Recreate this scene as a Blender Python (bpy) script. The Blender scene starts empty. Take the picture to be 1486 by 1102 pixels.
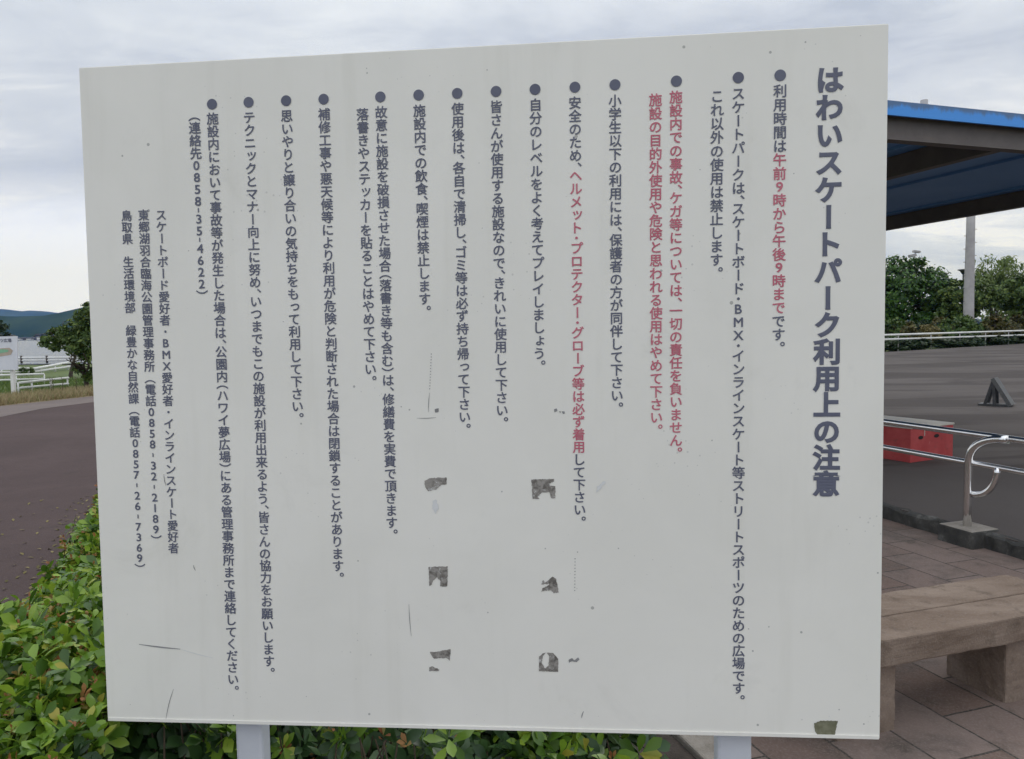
import bpy, math, random
import numpy as np
from mathutils import Vector, Matrix

# ------------------------------------------------------------------ camera, sky, sun, exposure
SC = bpy.context.scene
COL = SC.collection
W0, H0, F0 = 1486.0, 1102.0, 1090.0          # frame and focal length in photo pixels
PITCH, ROLL, EYE = math.atan(68 / 1090), math.radians(0.82), 1.6
_up0 = np.array([0, math.sin(PITCH), math.cos(PITCH)])
FWD = np.array([0, math.cos(PITCH), -math.sin(PITCH)])
_r0 = np.array([1.0, 0, 0])
RIGHT = math.cos(ROLL) * _r0 - math.sin(ROLL) * _up0
UP = math.sin(ROLL) * _r0 + math.cos(ROLL) * _up0
CAM = np.array([0, 0, EYE])
cd = bpy.data.cameras.new('camera')
cd.sensor_width = 36; cd.sensor_fit = 'HORIZONTAL'; cd.lens = F0 / W0 * 36
cd.clip_start = 0.05; cd.clip_end = 40000
cam = bpy.data.objects.new('camera', cd); COL.objects.link(cam)
cam.matrix_world = Matrix(((RIGHT[0], UP[0], -FWD[0], 0), (RIGHT[1], UP[1], -FWD[1], 0), (RIGHT[2], UP[2], -FWD[2], EYE), (0, 0, 0, 1)))
SC.camera = cam
SC.view_settings.view_transform = 'Standard'
SC.view_settings.look = 'None'
SC.view_settings.exposure = 0.0
SC.view_settings.gamma = 1.0

SUN_EL, SUN_AZ = math.radians(52), math.radians(20)       # azimuth from +Y towards +X
world = bpy.data.worlds.new('World'); SC.world = world; world.use_nodes = True
wn, wl = world.node_tree.nodes, world.node_tree.links
wn.clear()
def wnode(t, **kw):
    n = wn.new(t)
    for k, v in kw.items(): setattr(n, k, v)
    return n
def wmath(op, a, b=None, clamp=False):
    n = wnode('ShaderNodeMath', operation=op, use_clamp=clamp)
    for i, v in enumerate((a, b)):
        if v is None: continue
        if isinstance(v, (int, float)): n.inputs[i].default_value = v
        else: wl.new(v, n.inputs[i])
    return n.outputs[0]
sky = wnode('ShaderNodeTexSky', sky_type='NISHITA', sun_disc=False, sun_elevation=SUN_EL, sun_rotation=SUN_AZ)
sky.air_density = 1.0; sky.dust_density = 3.0
bg1 = wnode('ShaderNodeBackground'); bg1.inputs[1].default_value = 0.08
wl.new(sky.outputs[0], bg1.inputs[0])
tc = wnode('ShaderNodeTexCoord')
sep = wnode('ShaderNodeSeparateXYZ'); wl.new(tc.outputs['Generated'], sep.inputs[0])
zc = wmath('MAXIMUM', sep.outputs[2], 0.0)
zz = wmath('ADD', zc, 0.10)
com = wnode('ShaderNodeCombineXYZ')
wl.new(wmath('DIVIDE', sep.outputs[0], zz), com.inputs[0])
wl.new(wmath('DIVIDE', sep.outputs[1], zz), com.inputs[1])
def wnoise(scale, detail, rough, dist, off):
    mp = wnode('ShaderNodeMapping'); mp.inputs['Location'].default_value = off
    mp.inputs['Scale'].default_value = (0.75, 1.25, 1)
    mp.inputs['Rotation'].default_value = (0, 0, 0.35)
    wl.new(com.outputs[0], mp.inputs[0])
    n = wnode('ShaderNodeTexNoise'); n.inputs['Scale'].default_value = scale; n.inputs['Detail'].default_value = detail
    n.inputs['Roughness'].default_value = rough; n.inputs['Distortion'].default_value = dist
    wl.new(mp.outputs[0], n.inputs['Vector']); return n.outputs['Fac']
nA = wnoise(0.55, 6, 0.55, 0.5, (2.3, 0.6, 0)); nB = wnoise(1.9, 9, 0.6, 0.6, (7.1, 3.4, 0))
mix = wmath('ADD', wmath('MULTIPLY', nA, 0.62), wmath('MULTIPLY', nB, 0.38))
ramp = wnode('ShaderNodeValToRGB'); wl.new(mix, ramp.inputs[0])
cr = ramp.color_ramp
cr.elements[0].position = 0.39; cr.elements[0].color = (0.50, 0.55, 0.64, 1)
cr.elements[1].position = 0.61; cr.elements[1].color = (1.02, 1.03, 1.04, 1)
e = cr.elements.new(0.46); e.color = (0.65, 0.695, 0.77, 1)
e = cr.elements.new(0.54); e.color = (0.77, 0.81, 0.865, 1)
# a bright band of thin cloud low over the horizon
lowr = wnode('ShaderNodeMapRange', interpolation_type='SMOOTHSTEP'); wl.new(wmath('ADD', sep.outputs[2], wmath('MULTIPLY', wmath('SUBTRACT', nB, 0.5), 0.10)), lowr.inputs[0])
lowr.inputs[1].default_value = 0.12; lowr.inputs[2].default_value = 0.19; lowr.inputs[3].default_value = 0.95; lowr.inputs[4].default_value = 0.0
lowm = wnode('ShaderNodeMix', data_type='RGBA'); lft = wnode('ShaderNodeMapRange', interpolation_type='SMOOTHSTEP'); wl.new(sep.outputs[0], lft.inputs[0])
lft.inputs[1].default_value = -0.42; lft.inputs[2].default_value = 0.15; lft.inputs[3].default_value = 1.0; lft.inputs[4].default_value = 0.05
wl.new(wmath('MULTIPLY', lowr.outputs[0], lft.outputs[0]), lowm.inputs[0]); wl.new(ramp.outputs[0], lowm.inputs[6]); lowm.inputs[7].default_value = (1.02, 1.05, 1.16, 1)
# an overcast sky is brighter towards the zenith
zen = wnode('ShaderNodeMapRange'); wl.new(sep.outputs[2], zen.inputs[0])
zen.inputs[1].default_value = 0.30; zen.inputs[2].default_value = 1.0; zen.inputs[3].default_value = 1.0; zen.inputs[4].default_value = 1.45
band = wnode('ShaderNodeValToRGB'); wl.new(wmath('ADD', sep.outputs[2], wmath('MULTIPLY', wmath('SUBTRACT', nA, 0.5), 0.25)), band.inputs[0]); bc = band.color_ramp; bc.interpolation = 'EASE'
bc.elements[0].position = 0.13; bc.elements[0].color = (.93, .965, 1.06, 1); bc.elements[1].position = 0.36; bc.elements[1].color = (1.06, 1.07, 1.09, 1)
q_ = bc.elements.new(0.20); q_.color = (.84, .865, .95, 1); q_ = bc.elements.new(0.26); q_.color = (.90, .92, .98, 1)
bm = wnode('ShaderNodeMix', data_type='RGBA', blend_type='MULTIPLY'); bm.inputs[0].default_value = 1; wl.new(lowm.outputs[2], bm.inputs[6]); wl.new(band.outputs[0], bm.inputs[7])
back = wnode('ShaderNodeMapRange', interpolation_type='SMOOTHSTEP'); wl.new(sep.outputs[1], back.inputs[0])
back.inputs[1].default_value = -0.4; back.inputs[2].default_value = 0.4; back.inputs[3].default_value = 1.22; back.inputs[4].default_value = 1.0
bg2 = wnode('ShaderNodeBackground'); wl.new(bm.outputs[2], bg2.inputs[0]); wl.new(wmath('MULTIPLY', zen.outputs[0], back.outputs[0]), bg2.inputs[1])
ms = wnode('ShaderNodeMixShader'); ms.inputs[0].default_value = 0.93
wl.new(bg1.outputs[0], ms.inputs[1]); wl.new(bg2.outputs[0], ms.inputs[2])
wo = wnode('ShaderNodeOutputWorld'); wl.new(ms.outputs[0], wo.inputs[0])

sd = bpy.data.lights.new('sun', 'SUN'); sd.energy = 0.7; sd.angle = math.radians(25); sd.color = (1, 0.97, 0.92)
so = bpy.data.objects.new('sun', sd); COL.objects.link(so)
_sd = Vector((math.sin(SUN_AZ) * math.cos(SUN_EL), math.cos(SUN_AZ) * math.cos(SUN_EL), math.sin(SUN_EL)))
so.rotation_euler = _sd.to_track_quat('Z', 'Y').to_euler(); so.location = (0, 0, 30)

# ------------------------------------------------------------------ geometry helpers
def ray(px, py): return (px - W0 / 2) / F0 * RIGHT - (py - H0 / 2) / F0 * UP + FWD
def P(px, py, z=0.0):                       # point of the photo at a known height
    r = ray(px, py); return CAM + r * ((z - EYE) / r[2])
def D(px, py, d):                           # point of the photo at a known distance ahead
    r = ray(px, py); return CAM + r * (d / r[1])
TH = math.radians(18)                       # the plaza's own grid: B along the bench, A along the kerb
BV, AV = np.array([math.cos(TH), math.sin(TH), 0]), np.array([-math.sin(TH), math.cos(TH), 0])
def G(b, a, z=0.0): return BV * b + AV * a + np.array([0, 0, z])
ORG = {}
def tag(o, label=None, cat=None, group=None, kind=None):
    for k, v in (('label', label), ('category', cat), ('group', group), ('kind', kind)):
        if v: o[k] = v
    return o
def thing(name, label, cat, loc=(0, 0, 0), group=None):
    o = bpy.data.objects.new(name, None); COL.objects.link(o); o.location = tuple(float(v) for v in loc)
    o.empty_display_size = 0.1
    ORG[o] = np.array([float(v) for v in loc]); return tag(o, label, cat, group)
class MB:
    def __init__(s): s.v = []; s.f = []; s.n = 0; s.sm = []
    def add(s, v, f, smooth=False):
        v = np.asarray(v, float).reshape(-1, 3); s.v.append(v)
        s.f += [tuple(i + s.n for i in q) for q in f]; s.sm += [smooth] * len(f); s.n += len(v); return s
    def hexa(s, c, x, y, z, taper=1.0):     # box given by its centre and three half-axis vectors
        c, x, y, z = (np.asarray(q, float) for q in (c, x, y, z))
        v = [c + (i * x + j * y) * (taper if k > 0 else 1) + k * z for k in (-1, 1) for j in (-1, 1) for i in (-1, 1)]
        return s.add(v, [(0, 2, 3, 1), (4, 5, 7, 6), (0, 1, 5, 4), (2, 6, 7, 3), (0, 4, 6, 2), (1, 3, 7, 5)])
    def gbox(s, b0, b1, a0, a1, z0, z1, taper=1.0):
        return s.hexa(G((b0 + b1) / 2, (a0 + a1) / 2, (z0 + z1) / 2), BV * (b1 - b0) / 2, AV * (a1 - a0) / 2, np.array([0, 0, (z1 - z0) / 2]), taper)
    def tube(s, pts, r, n=10, cap=True):
        pts = [np.asarray(p, float) for p in pts]; m = len(pts)
        rs = r if isinstance(r, (list, tuple, np.ndarray)) else [r] * m
        V = []; prev = None
        for i, p in enumerate(pts):
            t = pts[min(i + 1, m - 1)] - pts[max(i - 1, 0)]; t = t / (np.linalg.norm(t) + 1e-12)
            if prev is None:
                a = np.array([0, 0, 1.0]) if abs(t[2]) < 0.9 else np.array([1.0, 0, 0])
            else: a = prev
            u = a - t * (a @ t); u /= np.linalg.norm(u); w = np.cross(t, u); prev = u
            for k in range(n):
                q = 2 * math.pi * k / n; V.append(p + rs[i] * (math.cos(q) * u + math.sin(q) * w))
        Fc = [(i * n + k, i * n + (k + 1) % n, (i + 1) * n + (k + 1) % n, (i + 1) * n + k) for i in range(m - 1) for k in range(n)]
        s.add(V, Fc, True)
        if cap:
            s.f += [tuple(s.n - m * n + k for k in reversed(range(n))), tuple(s.n - n + k for k in range(n))]; s.sm += [False, False]
        return s
    def build(s, name, material, parent=None, bevel=0.0):
        v = np.concatenate(s.v) if s.v else np.zeros((0, 3))
        root = parent
        while root is not None and root.parent is not None: root = root.parent
        if root is not None: v = v - ORG.get(root, np.zeros(3))
        me = bpy.data.meshes.new(name); me.from_pydata(v.tolist(), [], s.f); me.update()
        me.polygons.foreach_set('use_smooth', s.sm)
        if material: me.materials.append(material)
        o = bpy.data.objects.new(name, me); COL.objects.link(o)
        if parent is not None: o.parent = parent
        else: ORG[o] = np.zeros(3)
        if bevel:
            b = o.modifiers.new('bevel', 'BEVEL'); b.width = bevel; b.segments = 2; b.limit_method = 'ANGLE'; b.harden_normals = False
        return o
def fast_mesh(name, v, quads, material, parent=None, smooth=False, tris=None):
    """numpy mesh of quads (n,4)"""
    root = parent
    while root is not None and root.parent is not None: root = root.parent
    if root is not None: v = v - ORG.get(root, np.zeros(3))
    me = bpy.data.meshes.new(name); nq = len(quads)
    me.vertices.add(len(v)); me.vertices.foreach_set('co', np.ascontiguousarray(v, np.float32).ravel())
    me.loops.add(nq * 4); me.loops.foreach_set('vertex_index', np.ascontiguousarray(quads, np.int32).ravel())
    me.polygons.add(nq); me.polygons.foreach_set('loop_start', np.arange(0, nq * 4, 4, dtype=np.int32))
    me.polygons.foreach_set('loop_total', np.full(nq, 4, np.int32))
    if smooth: me.polygons.foreach_set('use_smooth', np.ones(nq, bool))
    me.update(calc_edges=True); me.materials.append(material)
    o = bpy.data.objects.new(name, me); COL.objects.link(o)
    if parent is not None: o.parent = parent
    else: ORG[o] = np.zeros(3)
    return o

# ------------------------------------------------------------------ material helpers
class NT:
    def __init__(s, name):
        s.m = bpy.data.materials.new(name); s.m.use_nodes = True; s.n = s.m.node_tree.nodes; s.l = s.m.node_tree.links
        s.b = s.n['Principled BSDF']; s.out = s.n['Material Output']
        s.tc = s.n.new('ShaderNodeTexCoord'); s.co = s.tc.outputs['Object']
    def put(s, sock, v):
        if hasattr(v, 'links'): s.l.new(v, sock)
        elif isinstance(v, (tuple, list)) and sock.type == 'RGBA': sock.default_value = tuple(v) + ((1,) if len(v) == 3 else ())
        else: sock.default_value = v
    def math(s, op, a, b=0.0, clamp=False):
        n = s.n.new('ShaderNodeMath'); n.operation = op; n.use_clamp = clamp; s.put(n.inputs[0], a); s.put(n.inputs[1], b); return n.outputs[0]
    def noise(s, scale, detail=4, rough=0.55, dist=0.0, co=None):
        n = s.n.new('ShaderNodeTexNoise'); s.l.new(co or s.co, n.inputs['Vector'])
        for k, v in (('Scale', scale), ('Detail', detail), ('Roughness', rough), ('Distortion', dist)): n.inputs[k].default_value = v
        return n.outputs['Fac']
    def vor(s, scale, out='Distance', co=None, feature='F1'):
        n = s.n.new('ShaderNodeTexVoronoi'); n.feature = feature; s.l.new(co or s.co, n.inputs['Vector']); n.inputs['Scale'].default_value = scale; return n.outputs[out]
    def map(s, x, a, b, c=0.0, d=1.0, smooth=True):
        n = s.n.new('ShaderNodeMapRange'); n.interpolation_type = 'SMOOTHSTEP' if smooth else 'LINEAR'
        s.put(n.inputs[0], x)
        for i, v in enumerate((a, b, c, d)): n.inputs[i + 1].default_value = v
        return n.outputs[0]
    def mix(s, f, a, b, mode='MIX'):
        n = s.n.new('ShaderNodeMix'); n.data_type = 'RGBA'; n.blend_type = mode
        s.put(n.inputs[0], f); s.put(n.inputs[6], a); s.put(n.inputs[7], b); return n.outputs[2]
    def ramp(s, f, stops):
        n = s.n.new('ShaderNodeValToRGB'); s.put(n.inputs[0], f); r = n.color_ramp
        r.elements[0].position, r.elements[0].color = stops[0][0], tuple(stops[0][1]) + (1,)
        r.elements[1].position, r.elements[1].color = stops[-1][0], tuple(stops[-1][1]) + (1,)
        for p, c in stops[1:-1]: r.elements.new(p).color = tuple(c) + (1,)
        return n.outputs[0]
    def mapping(s, rot=(0, 0, 0), loc=(0, 0, 0), scale=(1, 1, 1)):
        n = s.n.new('ShaderNodeMapping'); s.l.new(s.co, n.inputs[0]); n.vector_type = 'POINT'
        n.inputs['Location'].default_value = loc; n.inputs['Rotation'].default_value = rot; n.inputs['Scale'].default_value = scale; return n.outputs[0]
    def bump(s, h, strength, dist=0.01):
        n = s.n.new('ShaderNodeBump'); s.put(n.inputs['Height'], h); n.inputs['Strength'].default_value = strength; n.inputs['Distance'].default_value = dist
        s.l.new(n.outputs[0], s.b.inputs['Normal'])
    def done(s, color, rough=0.6, metal=0.0, spec=None):
        s.put(s.b.inputs['Base Color'], color); s.put(s.b.inputs['Roughness'], rough); s.put(s.b.inputs['Metallic'], metal)
        if spec is not None: s.b.inputs['Specular IOR Level'].default_value = spec
        return s.m
def worn(name, c1, c2, scale=6, rough=0.6, bump=0.0, metal=0.0, bscale=None, spec=None):
    t = NT(name); n = t.noise(scale, 6, 0.6); c = t.mix(t.map(n, 0.3, 0.7), c1, c2)
    if bump: t.bump(t.noise(bscale or scale * 8, 5, 0.6), bump)
    return t.done(c, rough, metal, spec)
def leafmat(name, stops, rough=0.5, trans=0.25, spec=0.4):
    t = NT(name); g = t.n.new('ShaderNodeNewGeometry'); c = t.ramp(g.outputs['Random Per Island'], stops)
    t.done(c, rough, 0, spec)
    tr = t.n.new('ShaderNodeBsdfTranslucent'); t.l.new(c, tr.inputs[0])
    mx = t.n.new('ShaderNodeMixShader'); mx.inputs[0].default_value = trans
    t.l.new(t.b.outputs[0], mx.inputs[1]); t.l.new(tr.outputs[0], mx.inputs[2]); t.l.new(mx.outputs[0], t.out.inputs[0]); return t.m

M = {}
# sign face: white enamel with faint streaks and scattered specks of dirt
t = NT('sign_enamel'); n1 = t.noise(2.2, 5, 0.6, 0.4); n2 = t.noise(1.0, 4, 0.6, co=t.mapping(scale=(14, 14, 1.2)))
c = t.mix(t.map(n1, 0.35, 0.7), (0.835, 0.815, 0.755), (0.79, 0.772, 0.712)); c = t.mix(t.map(n2, 0.52, 0.78, 0, 0.35), c, (0.69, 0.67, 0.60))
v1 = t.vor(26); big = t.math('LESS_THAN', v1, t.map(t.noise(9, 2), 0.50, 0.72, 0.0, 0.11)); 
v2 = t.vor(60); sm = t.math('LESS_THAN', v2, t.map(t.noise(5, 3), 0.47, 0.72, 0.0, 0.15))
c = t.mix(t.math('MULTIPLY', big, 0.6), c, (0.22, 0.22, 0.21)); c = t.mix(t.math('MULTIPLY', sm, 0.3), c, (0.3, 0.3, 0.29))
n5 = t.noise(3.5, 7, 0.7, 0.6); c = t.mix(t.map(n5, 0.56, 0.80, 0, 0.32), c, (0.54, 0.525, 0.47)); t.bump(t.noise(1.6, 2), 0.05, 0.02)
M['sign'] = t.done(c, 0.42, 0, 0.35)
M['text'] = worn('slate_lettering', (0.098, 0.106, 0.155), (0.125, 0.133, 0.185), 14, 0.55)
M['red'] = worn('red_lettering', (0.50, 0.115, 0.165), (0.56, 0.16, 0.21), 14, 0.55)
M['postw'] = worn('white_post_paint', (0.66, 0.68, 0.73), (0.60, 0.62, 0.67), 5, 0.4, 0.05)
t = NT('adhesive_residue'); n = t.noise(75, 5, 0.65, 0.5); c = t.mix(t.map(n, 0.35, 0.6), (0.12, 0.108, 0.095), (0.31, 0.29, 0.265)); c = t.mix(t.map(t.noise(70, 9, 0.75, 1.0), 0.57, 0.63), c, (0.66, 0.66, 0.64)); M['residue'] = t.done(c, 0.8)
t = NT('olive_residue'); n = t.noise(60, 5, 0.65); c = t.mix(t.map(n, 0.3, 0.7), (0.14, 0.14, 0.085), (0.23, 0.225, 0.15)); c = t.mix(t.map(t.noise(30, 5, 0.7, 0.5), 0.62, 0.66), c, (0.6, 0.6, 0.57)); M['olive'] = t.done(c, 0.8)
M['scratch'] = worn('scratch_dark', (0.2, 0.2, 0.2), (0.3, 0.3, 0.3), 40, 0.7)
M['smudge'] = worn('smudge_grey', (0.66, 0.665, 0.66), (0.72, 0.725, 0.72), 60, 0.6)
# ground surfaces
t = NT('maroon_asphalt'); n1 = t.noise(0.5, 6, 0.6, 0.3); n2 = t.noise(160, 3, 0.7); n3 = t.noise(5, 6, 0.65)
c = t.mix(t.map(n1, 0.3, 0.7), (0.064, 0.044, 0.043), (0.086, 0.060, 0.058)); c = t.mix(t.map(n3, 0.5, 0.72, 0, 0.5), c, (0.045, 0.034, 0.033)); c = t.mix(t.map(n2, 0.35, 0.8, 0, 0.35), c, (0.19, 0.155, 0.15)); t.bump(n2, 0.5, 0.006); M['path'] = t.done(c, 0.9, 0, 0.15)
t = NT('pale_asphalt'); n1 = t.noise(0.8, 6, 0.6); n2 = t.noise(160, 3, 0.7)
c = t.mix(t.map(n1, 0.3, 0.7), (0.125, 0.096, 0.088), (0.155, 0.122, 0.110)); c = t.mix(t.map(n2, 0.4, 0.8, 0, 0.3), c, (0.30, 0.27, 0.25)); t.bump(n2, 0.5, 0.006); M['strip'] = t.done(c, 0.85)
t = NT('skatepark_asphalt'); n1 = t.noise(0.35, 6, 0.6, 0.4); n2 = t.noise(140, 3, 0.75); n3 = t.noise(1.0, 6, 0.62, 0.6, co=t.mapping(rot=(0, 0, 0.35), scale=(0.16, 0.42, 1)))
c = t.mix(t.map(n1, 0.3, 0.7), (0.076, 0.065, 0.061), (0.102, 0.089, 0.083)); c = t.mix(t.map(n3, 0.47, 0.57, 0, 0.65), c, (0.038, 0.031, 0.029)); c = t.mix(t.map(n2, 0.4, 0.8, 0, 0.4), c, (0.17, 0.152, 0.145)); t.bump(n2, 0.5, 0.006); M['park'] = t.done(c, 0.9, 0, 0.15)
t = NT('plaza_pavers')
mp = t.mapping(rot=(0, 0, -(TH + math.pi / 2)), loc=(0, 0, 0))
br = t.n.new('ShaderNodeTexBrick'); wv = t.n.new('ShaderNodeTexNoise'); t.l.new(mp, wv.inputs['Vector']); wv.inputs['Scale'].default_value = 9; wv.inputs['Detail'].default_value = 3
wa = t.n.new('ShaderNodeVectorMath'); wa.operation = 'SCALE'; t.l.new(wv.outputs['Color'], wa.inputs[0]); wa.inputs[3].default_value = 0.012
wb = t.n.new('ShaderNodeVectorMath'); wb.operation = 'ADD'; t.l.new(mp, wb.inputs[0]); t.l.new(wa.outputs[0], wb.inputs[1]); t.l.new(wb.outputs[0], br.inputs['Vector'])
br.offset = 0.5; br.inputs['Scale'].default_value = 1.0; br.inputs['Brick Width'].default_value = 0.51; br.inputs['Row Height'].default_value = 0.285
br.inputs['Mortar Size'].default_value = 0.0055; br.inputs['Mortar Smooth'].default_value = 0.35; br.inputs['Bias'].default_value = 0.0
br.inputs['Color1'].default_value = (0.150, 0.102, 0.084, 1); br.inputs['Color2'].default_value = (0.215, 0.165, 0.145, 1); br.inputs['Mortar'].default_value = (0.05, 0.045, 0.04, 1)
n1 = t.noise(2.2, 7, 0.65, 0.4); n2 = t.noise(120, 3, 0.7); n3 = t.noise(7, 6, 0.65)
c = t.mix(t.map(n1, 0.45, 0.70, 0, 0.75), br.outputs['Color'], (0.085, 0.072, 0.063)); c = t.mix(t.map(n3, 0.50, 0.72, 0, 0.5), c, (0.06, 0.052, 0.042)); c = t.mix(t.map(n2, 0.42, 0.8, 0, 0.4), c, (0.33, 0.28, 0.25))
h = t.math('SUBTRACT', t.math('MULTIPLY', n2, 0.3), t.math('MULTIPLY', br.outputs['Fac'], 1.2)); t.bump(h, 0.6, 0.006); M['paver'] = t.done(c, 0.9, 0, 0.2)
M['soil'] = worn('dark_soil', (0.035, 0.028, 0.022), (0.07, 0.055, 0.045), 14, 0.95, 0.8)
t = NT('dark_kerb'); n1 = t.noise(5, 7, 0.7, 0.3); n2 = t.noise(60, 4, 0.7); c = t.ramp(n1, [(0.35, (0.028, 0.028, 0.026)), (0.55, (0.06, 0.058, 0.053)), (0.72, (0.17, 0.165, 0.155))]); t.bump(n2, 0.7, 0.01); M['kerb'] = t.done(c, 0.9)
t = NT('footing_concrete'); n1 = t.noise(9, 7, 0.7); n2 = t.noise(90, 4, 0.75); g = t.n.new('ShaderNodeNewGeometry'); sp = t.n.new('ShaderNodeSeparateXYZ'); t.l.new(g.outputs['Normal'], sp.inputs[0])
c = t.mix(t.map(n1, 0.3, 0.7), (0.22, 0.195, 0.165), (0.34, 0.305, 0.265)); c = t.mix(t.map(n1, 0.60, 0.72, 0, .7), c, (0.08, 0.075, 0.055)); c = t.mix(t.map(n2, 0.5, 0.75, 0, 0.5), c, (0.38, 0.36, 0.33)); t.bump(n2, 0.8, 0.01); M['footing'] = t.done(c, 0.9)
t = NT('bench_concrete'); n1 = t.noise(1.6, 7, 0.65, 0.5, co=t.mapping(rot=(0, 0, -TH), scale=(1, 3.2, 2))); n2 = t.noise(110, 4, 0.7); n3 = t.noise(9, 6, 0.7)
c = t.mix(t.map(n1, 0.3, 0.72), (0.165, 0.120, 0.092), (0.26, 0.203, 0.163)); c = t.mix(t.map(n3, 0.52, 0.70, 0, 0.6), c, (0.095, 0.072, 0.055)); c = t.mix(t.map(n2, 0.45, 0.8, 0, 0.35), c, (0.37, 0.32, 0.27)); t.bump(t.math('ADD', n2, n3), 0.5, 0.005); M['bench'] = t.done(c, 0.9, 0, 0.15)
M['steel'] = worn('stainless_steel', (0.86, 0.86, 0.86), (0.78, 0.77, 0.76), 10, 0.16, 0.0, 1.0)
t = NT('scuffed_red_paint'); n1 = t.noise(3, 6, 0.65); n2 = t.noise(9, 8, 0.75, 0.8, co=t.mapping(scale=(1, 1, 2.5)))
c = t.mix(t.map(n1, 0.3, 0.7), (0.36, 0.035, 0.036), (0.47, 0.075, 0.072)); c = t.mix(t.map(n2, 0.57, 0.66, 0, 0.6), c, (0.20, 0.05, 0.045)); c = t.mix(t.map(n2, 0.36, 0.28, 0, 0.35), c, (0.55, 0.33, 0.30)); M['redbox'] = t.done(c, 0.55)
M['boxtop'] = worn('cream_board', (0.58, 0.54, 0.47), (0.47, 0.43, 0.37), 3, 0.6, 0.05)
M['black'] = worn('black_hollow', (0.01, 0.01, 0.01), (0.02, 0.02, 0.02), 5, 0.9)
M['rustdark'] = worn('dark_steel_frame', (0.035, 0.037, 0.04), (0.07, 0.07, 0.07), 9, 0.6, 0.1)
# canopy
t = NT('blue_fascia'); sp = t.n.new('ShaderNodeSeparateXYZ'); t.l.new(t.co, sp.inputs[0])
st = t.noise(1.0, 7, 0.7, 0.2, co=t.mapping(rot=(0, 0, -TH), scale=(5, 5, 1.5)))
hh = t.math('ADD', sp.outputs[2], t.math('MULTIPLY', t.math('SUBTRACT', st, 0.5), 0.20)); M['_f'] = None
dirt = t.map(hh, 3.326, 3.368, 0.0, 0.72)
c = t.mix(dirt, (0.05, 0.29, 0.78), (0.085, 0.11, 0.14)); M['fascia'] = t.done(c, 0.4)
M['sheet'] = worn('dark_blue_sheet', (0.115, 0.27, 0.55), (0.14, 0.30, 0.58), 1.5, 0.6)
t = NT('rusty_brown_beam'); n1 = t.noise(2.5, 6, 0.7, 0.4); n2 = t.noise(1.0, 6, 0.7, co=t.mapping(rot=(0, 0, -TH), scale=(0.8, 0.8, 12)))
c = t.mix(t.map(n1, 0.3, 0.7), (0.105, 0.088, 0.082), (0.145, 0.122, 0.112)); c = t.mix(t.map(n2, 0.55, 0.75, 0, 0.6), c, (0.19, 0.13, 0.085)); M['beam'] = t.done(c, 0.6)
M['polec'] = worn('pole_concrete', (0.36, 0.34, 0.34), (0.44, 0.42, 0.41), 1.5, 0.85, 0.2)
M['railw'] = worn('white_rail_paint', (0.74, 0.74, 0.72), (0.64, 0.63, 0.60), 3, 0.5)
M['wood'] = worn('dark_wood_post', (0.05, 0.04, 0.035), (0.08, 0.065, 0.055), 5, 0.8)
M['bark'] = worn('bark', (0.045, 0.035, 0.028), (0.085, 0.068, 0.052), 8, 0.9, 0.5)
# plants
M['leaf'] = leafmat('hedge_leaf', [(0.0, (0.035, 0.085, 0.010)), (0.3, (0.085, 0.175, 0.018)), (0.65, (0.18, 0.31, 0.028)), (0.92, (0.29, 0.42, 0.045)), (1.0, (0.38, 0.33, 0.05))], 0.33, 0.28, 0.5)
M['leafdark'] = leafmat('hedge_dark_leaf', [(0.0, (0.018, 0.045, 0.014)), (0.6, (0.035, 0.085, 0.022)), (1.0, (0.06, 0.12, 0.03))], 0.4, 0.15, 0.5)
M['newleaf'] = leafmat('hedge_new_leaf', [(0.0, (0.28, 0.10, 0.04)), (0.5, (0.34, 0.17, 0.06)), (1.0, (0.30, 0.26, 0.08))], 0.5, 0.3)
M['twig'] = worn('twig', (0.06, 0.045, 0.03), (0.11, 0.08, 0.05), 20, 0.9)
M['ever'] = leafmat('evergreen_foliage', [(0, (0.016, 0.044, 0.009)), (0.5, (0.036, 0.090, 0.015)), (0.85, (0.07, 0.155, 0.022)), (1, (0.12, 0.22, 0.03))], 0.55, 0.15)
M['dome'] = leafmat('dome_foliage', [(0, (0.030, 0.060, 0.012)), (0.6, (0.075, 0.130, 0.024)), (1, (0.18, 0.23, 0.05))], 0.6, 0.15)
M['willow'] = leafmat('willow_foliage', [(0, (0.10, 0.15, 0.04)), (0.6, (0.17, 0.23, 0.07)), (1, (0.25, 0.31, 0.11))], 0.6, 0.35)
M['pine'] = leafmat('pine_foliage', [(0, (0.025, 0.055, 0.010)), (0.6, (0.065, 0.115, 0.018)), (1, (0.16, 0.21, 0.04))], 0.6, 0.12)
M['bushg'] = leafmat('shrub_foliage_green', [(0, (0.03, 0.065, 0.015)), (0.6, (0.065, 0.115, 0.022)), (1, (0.13, 0.19, 0.035))], 0.6, 0.2)
M['bushb'] = leafmat('shrub_foliage_bronze', [(0, (0.04, 0.05, 0.015)), (0.5, (0.085, 0.075, 0.022)), (0.8, (0.12, 0.12, 0.028)), (1, (0.16, 0.10, 0.035))], 0.6, 0.2)
M['bushy'] = leafmat('dry_yellow_foliage', [(0, (0.09, 0.08, 0.025)), (0.6, (0.19, 0.16, 0.055)), (1, (0.28, 0.23, 0.10))], 0.7, 0.2)
M['bushd'] = leafmat('shrub_foliage_dark', [(0, (0.010, 0.024, 0.009)), (0.6, (0.022, 0.048, 0.015)), (1, (0.05, 0.085, 0.022))], 0.6, 0.15)
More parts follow.
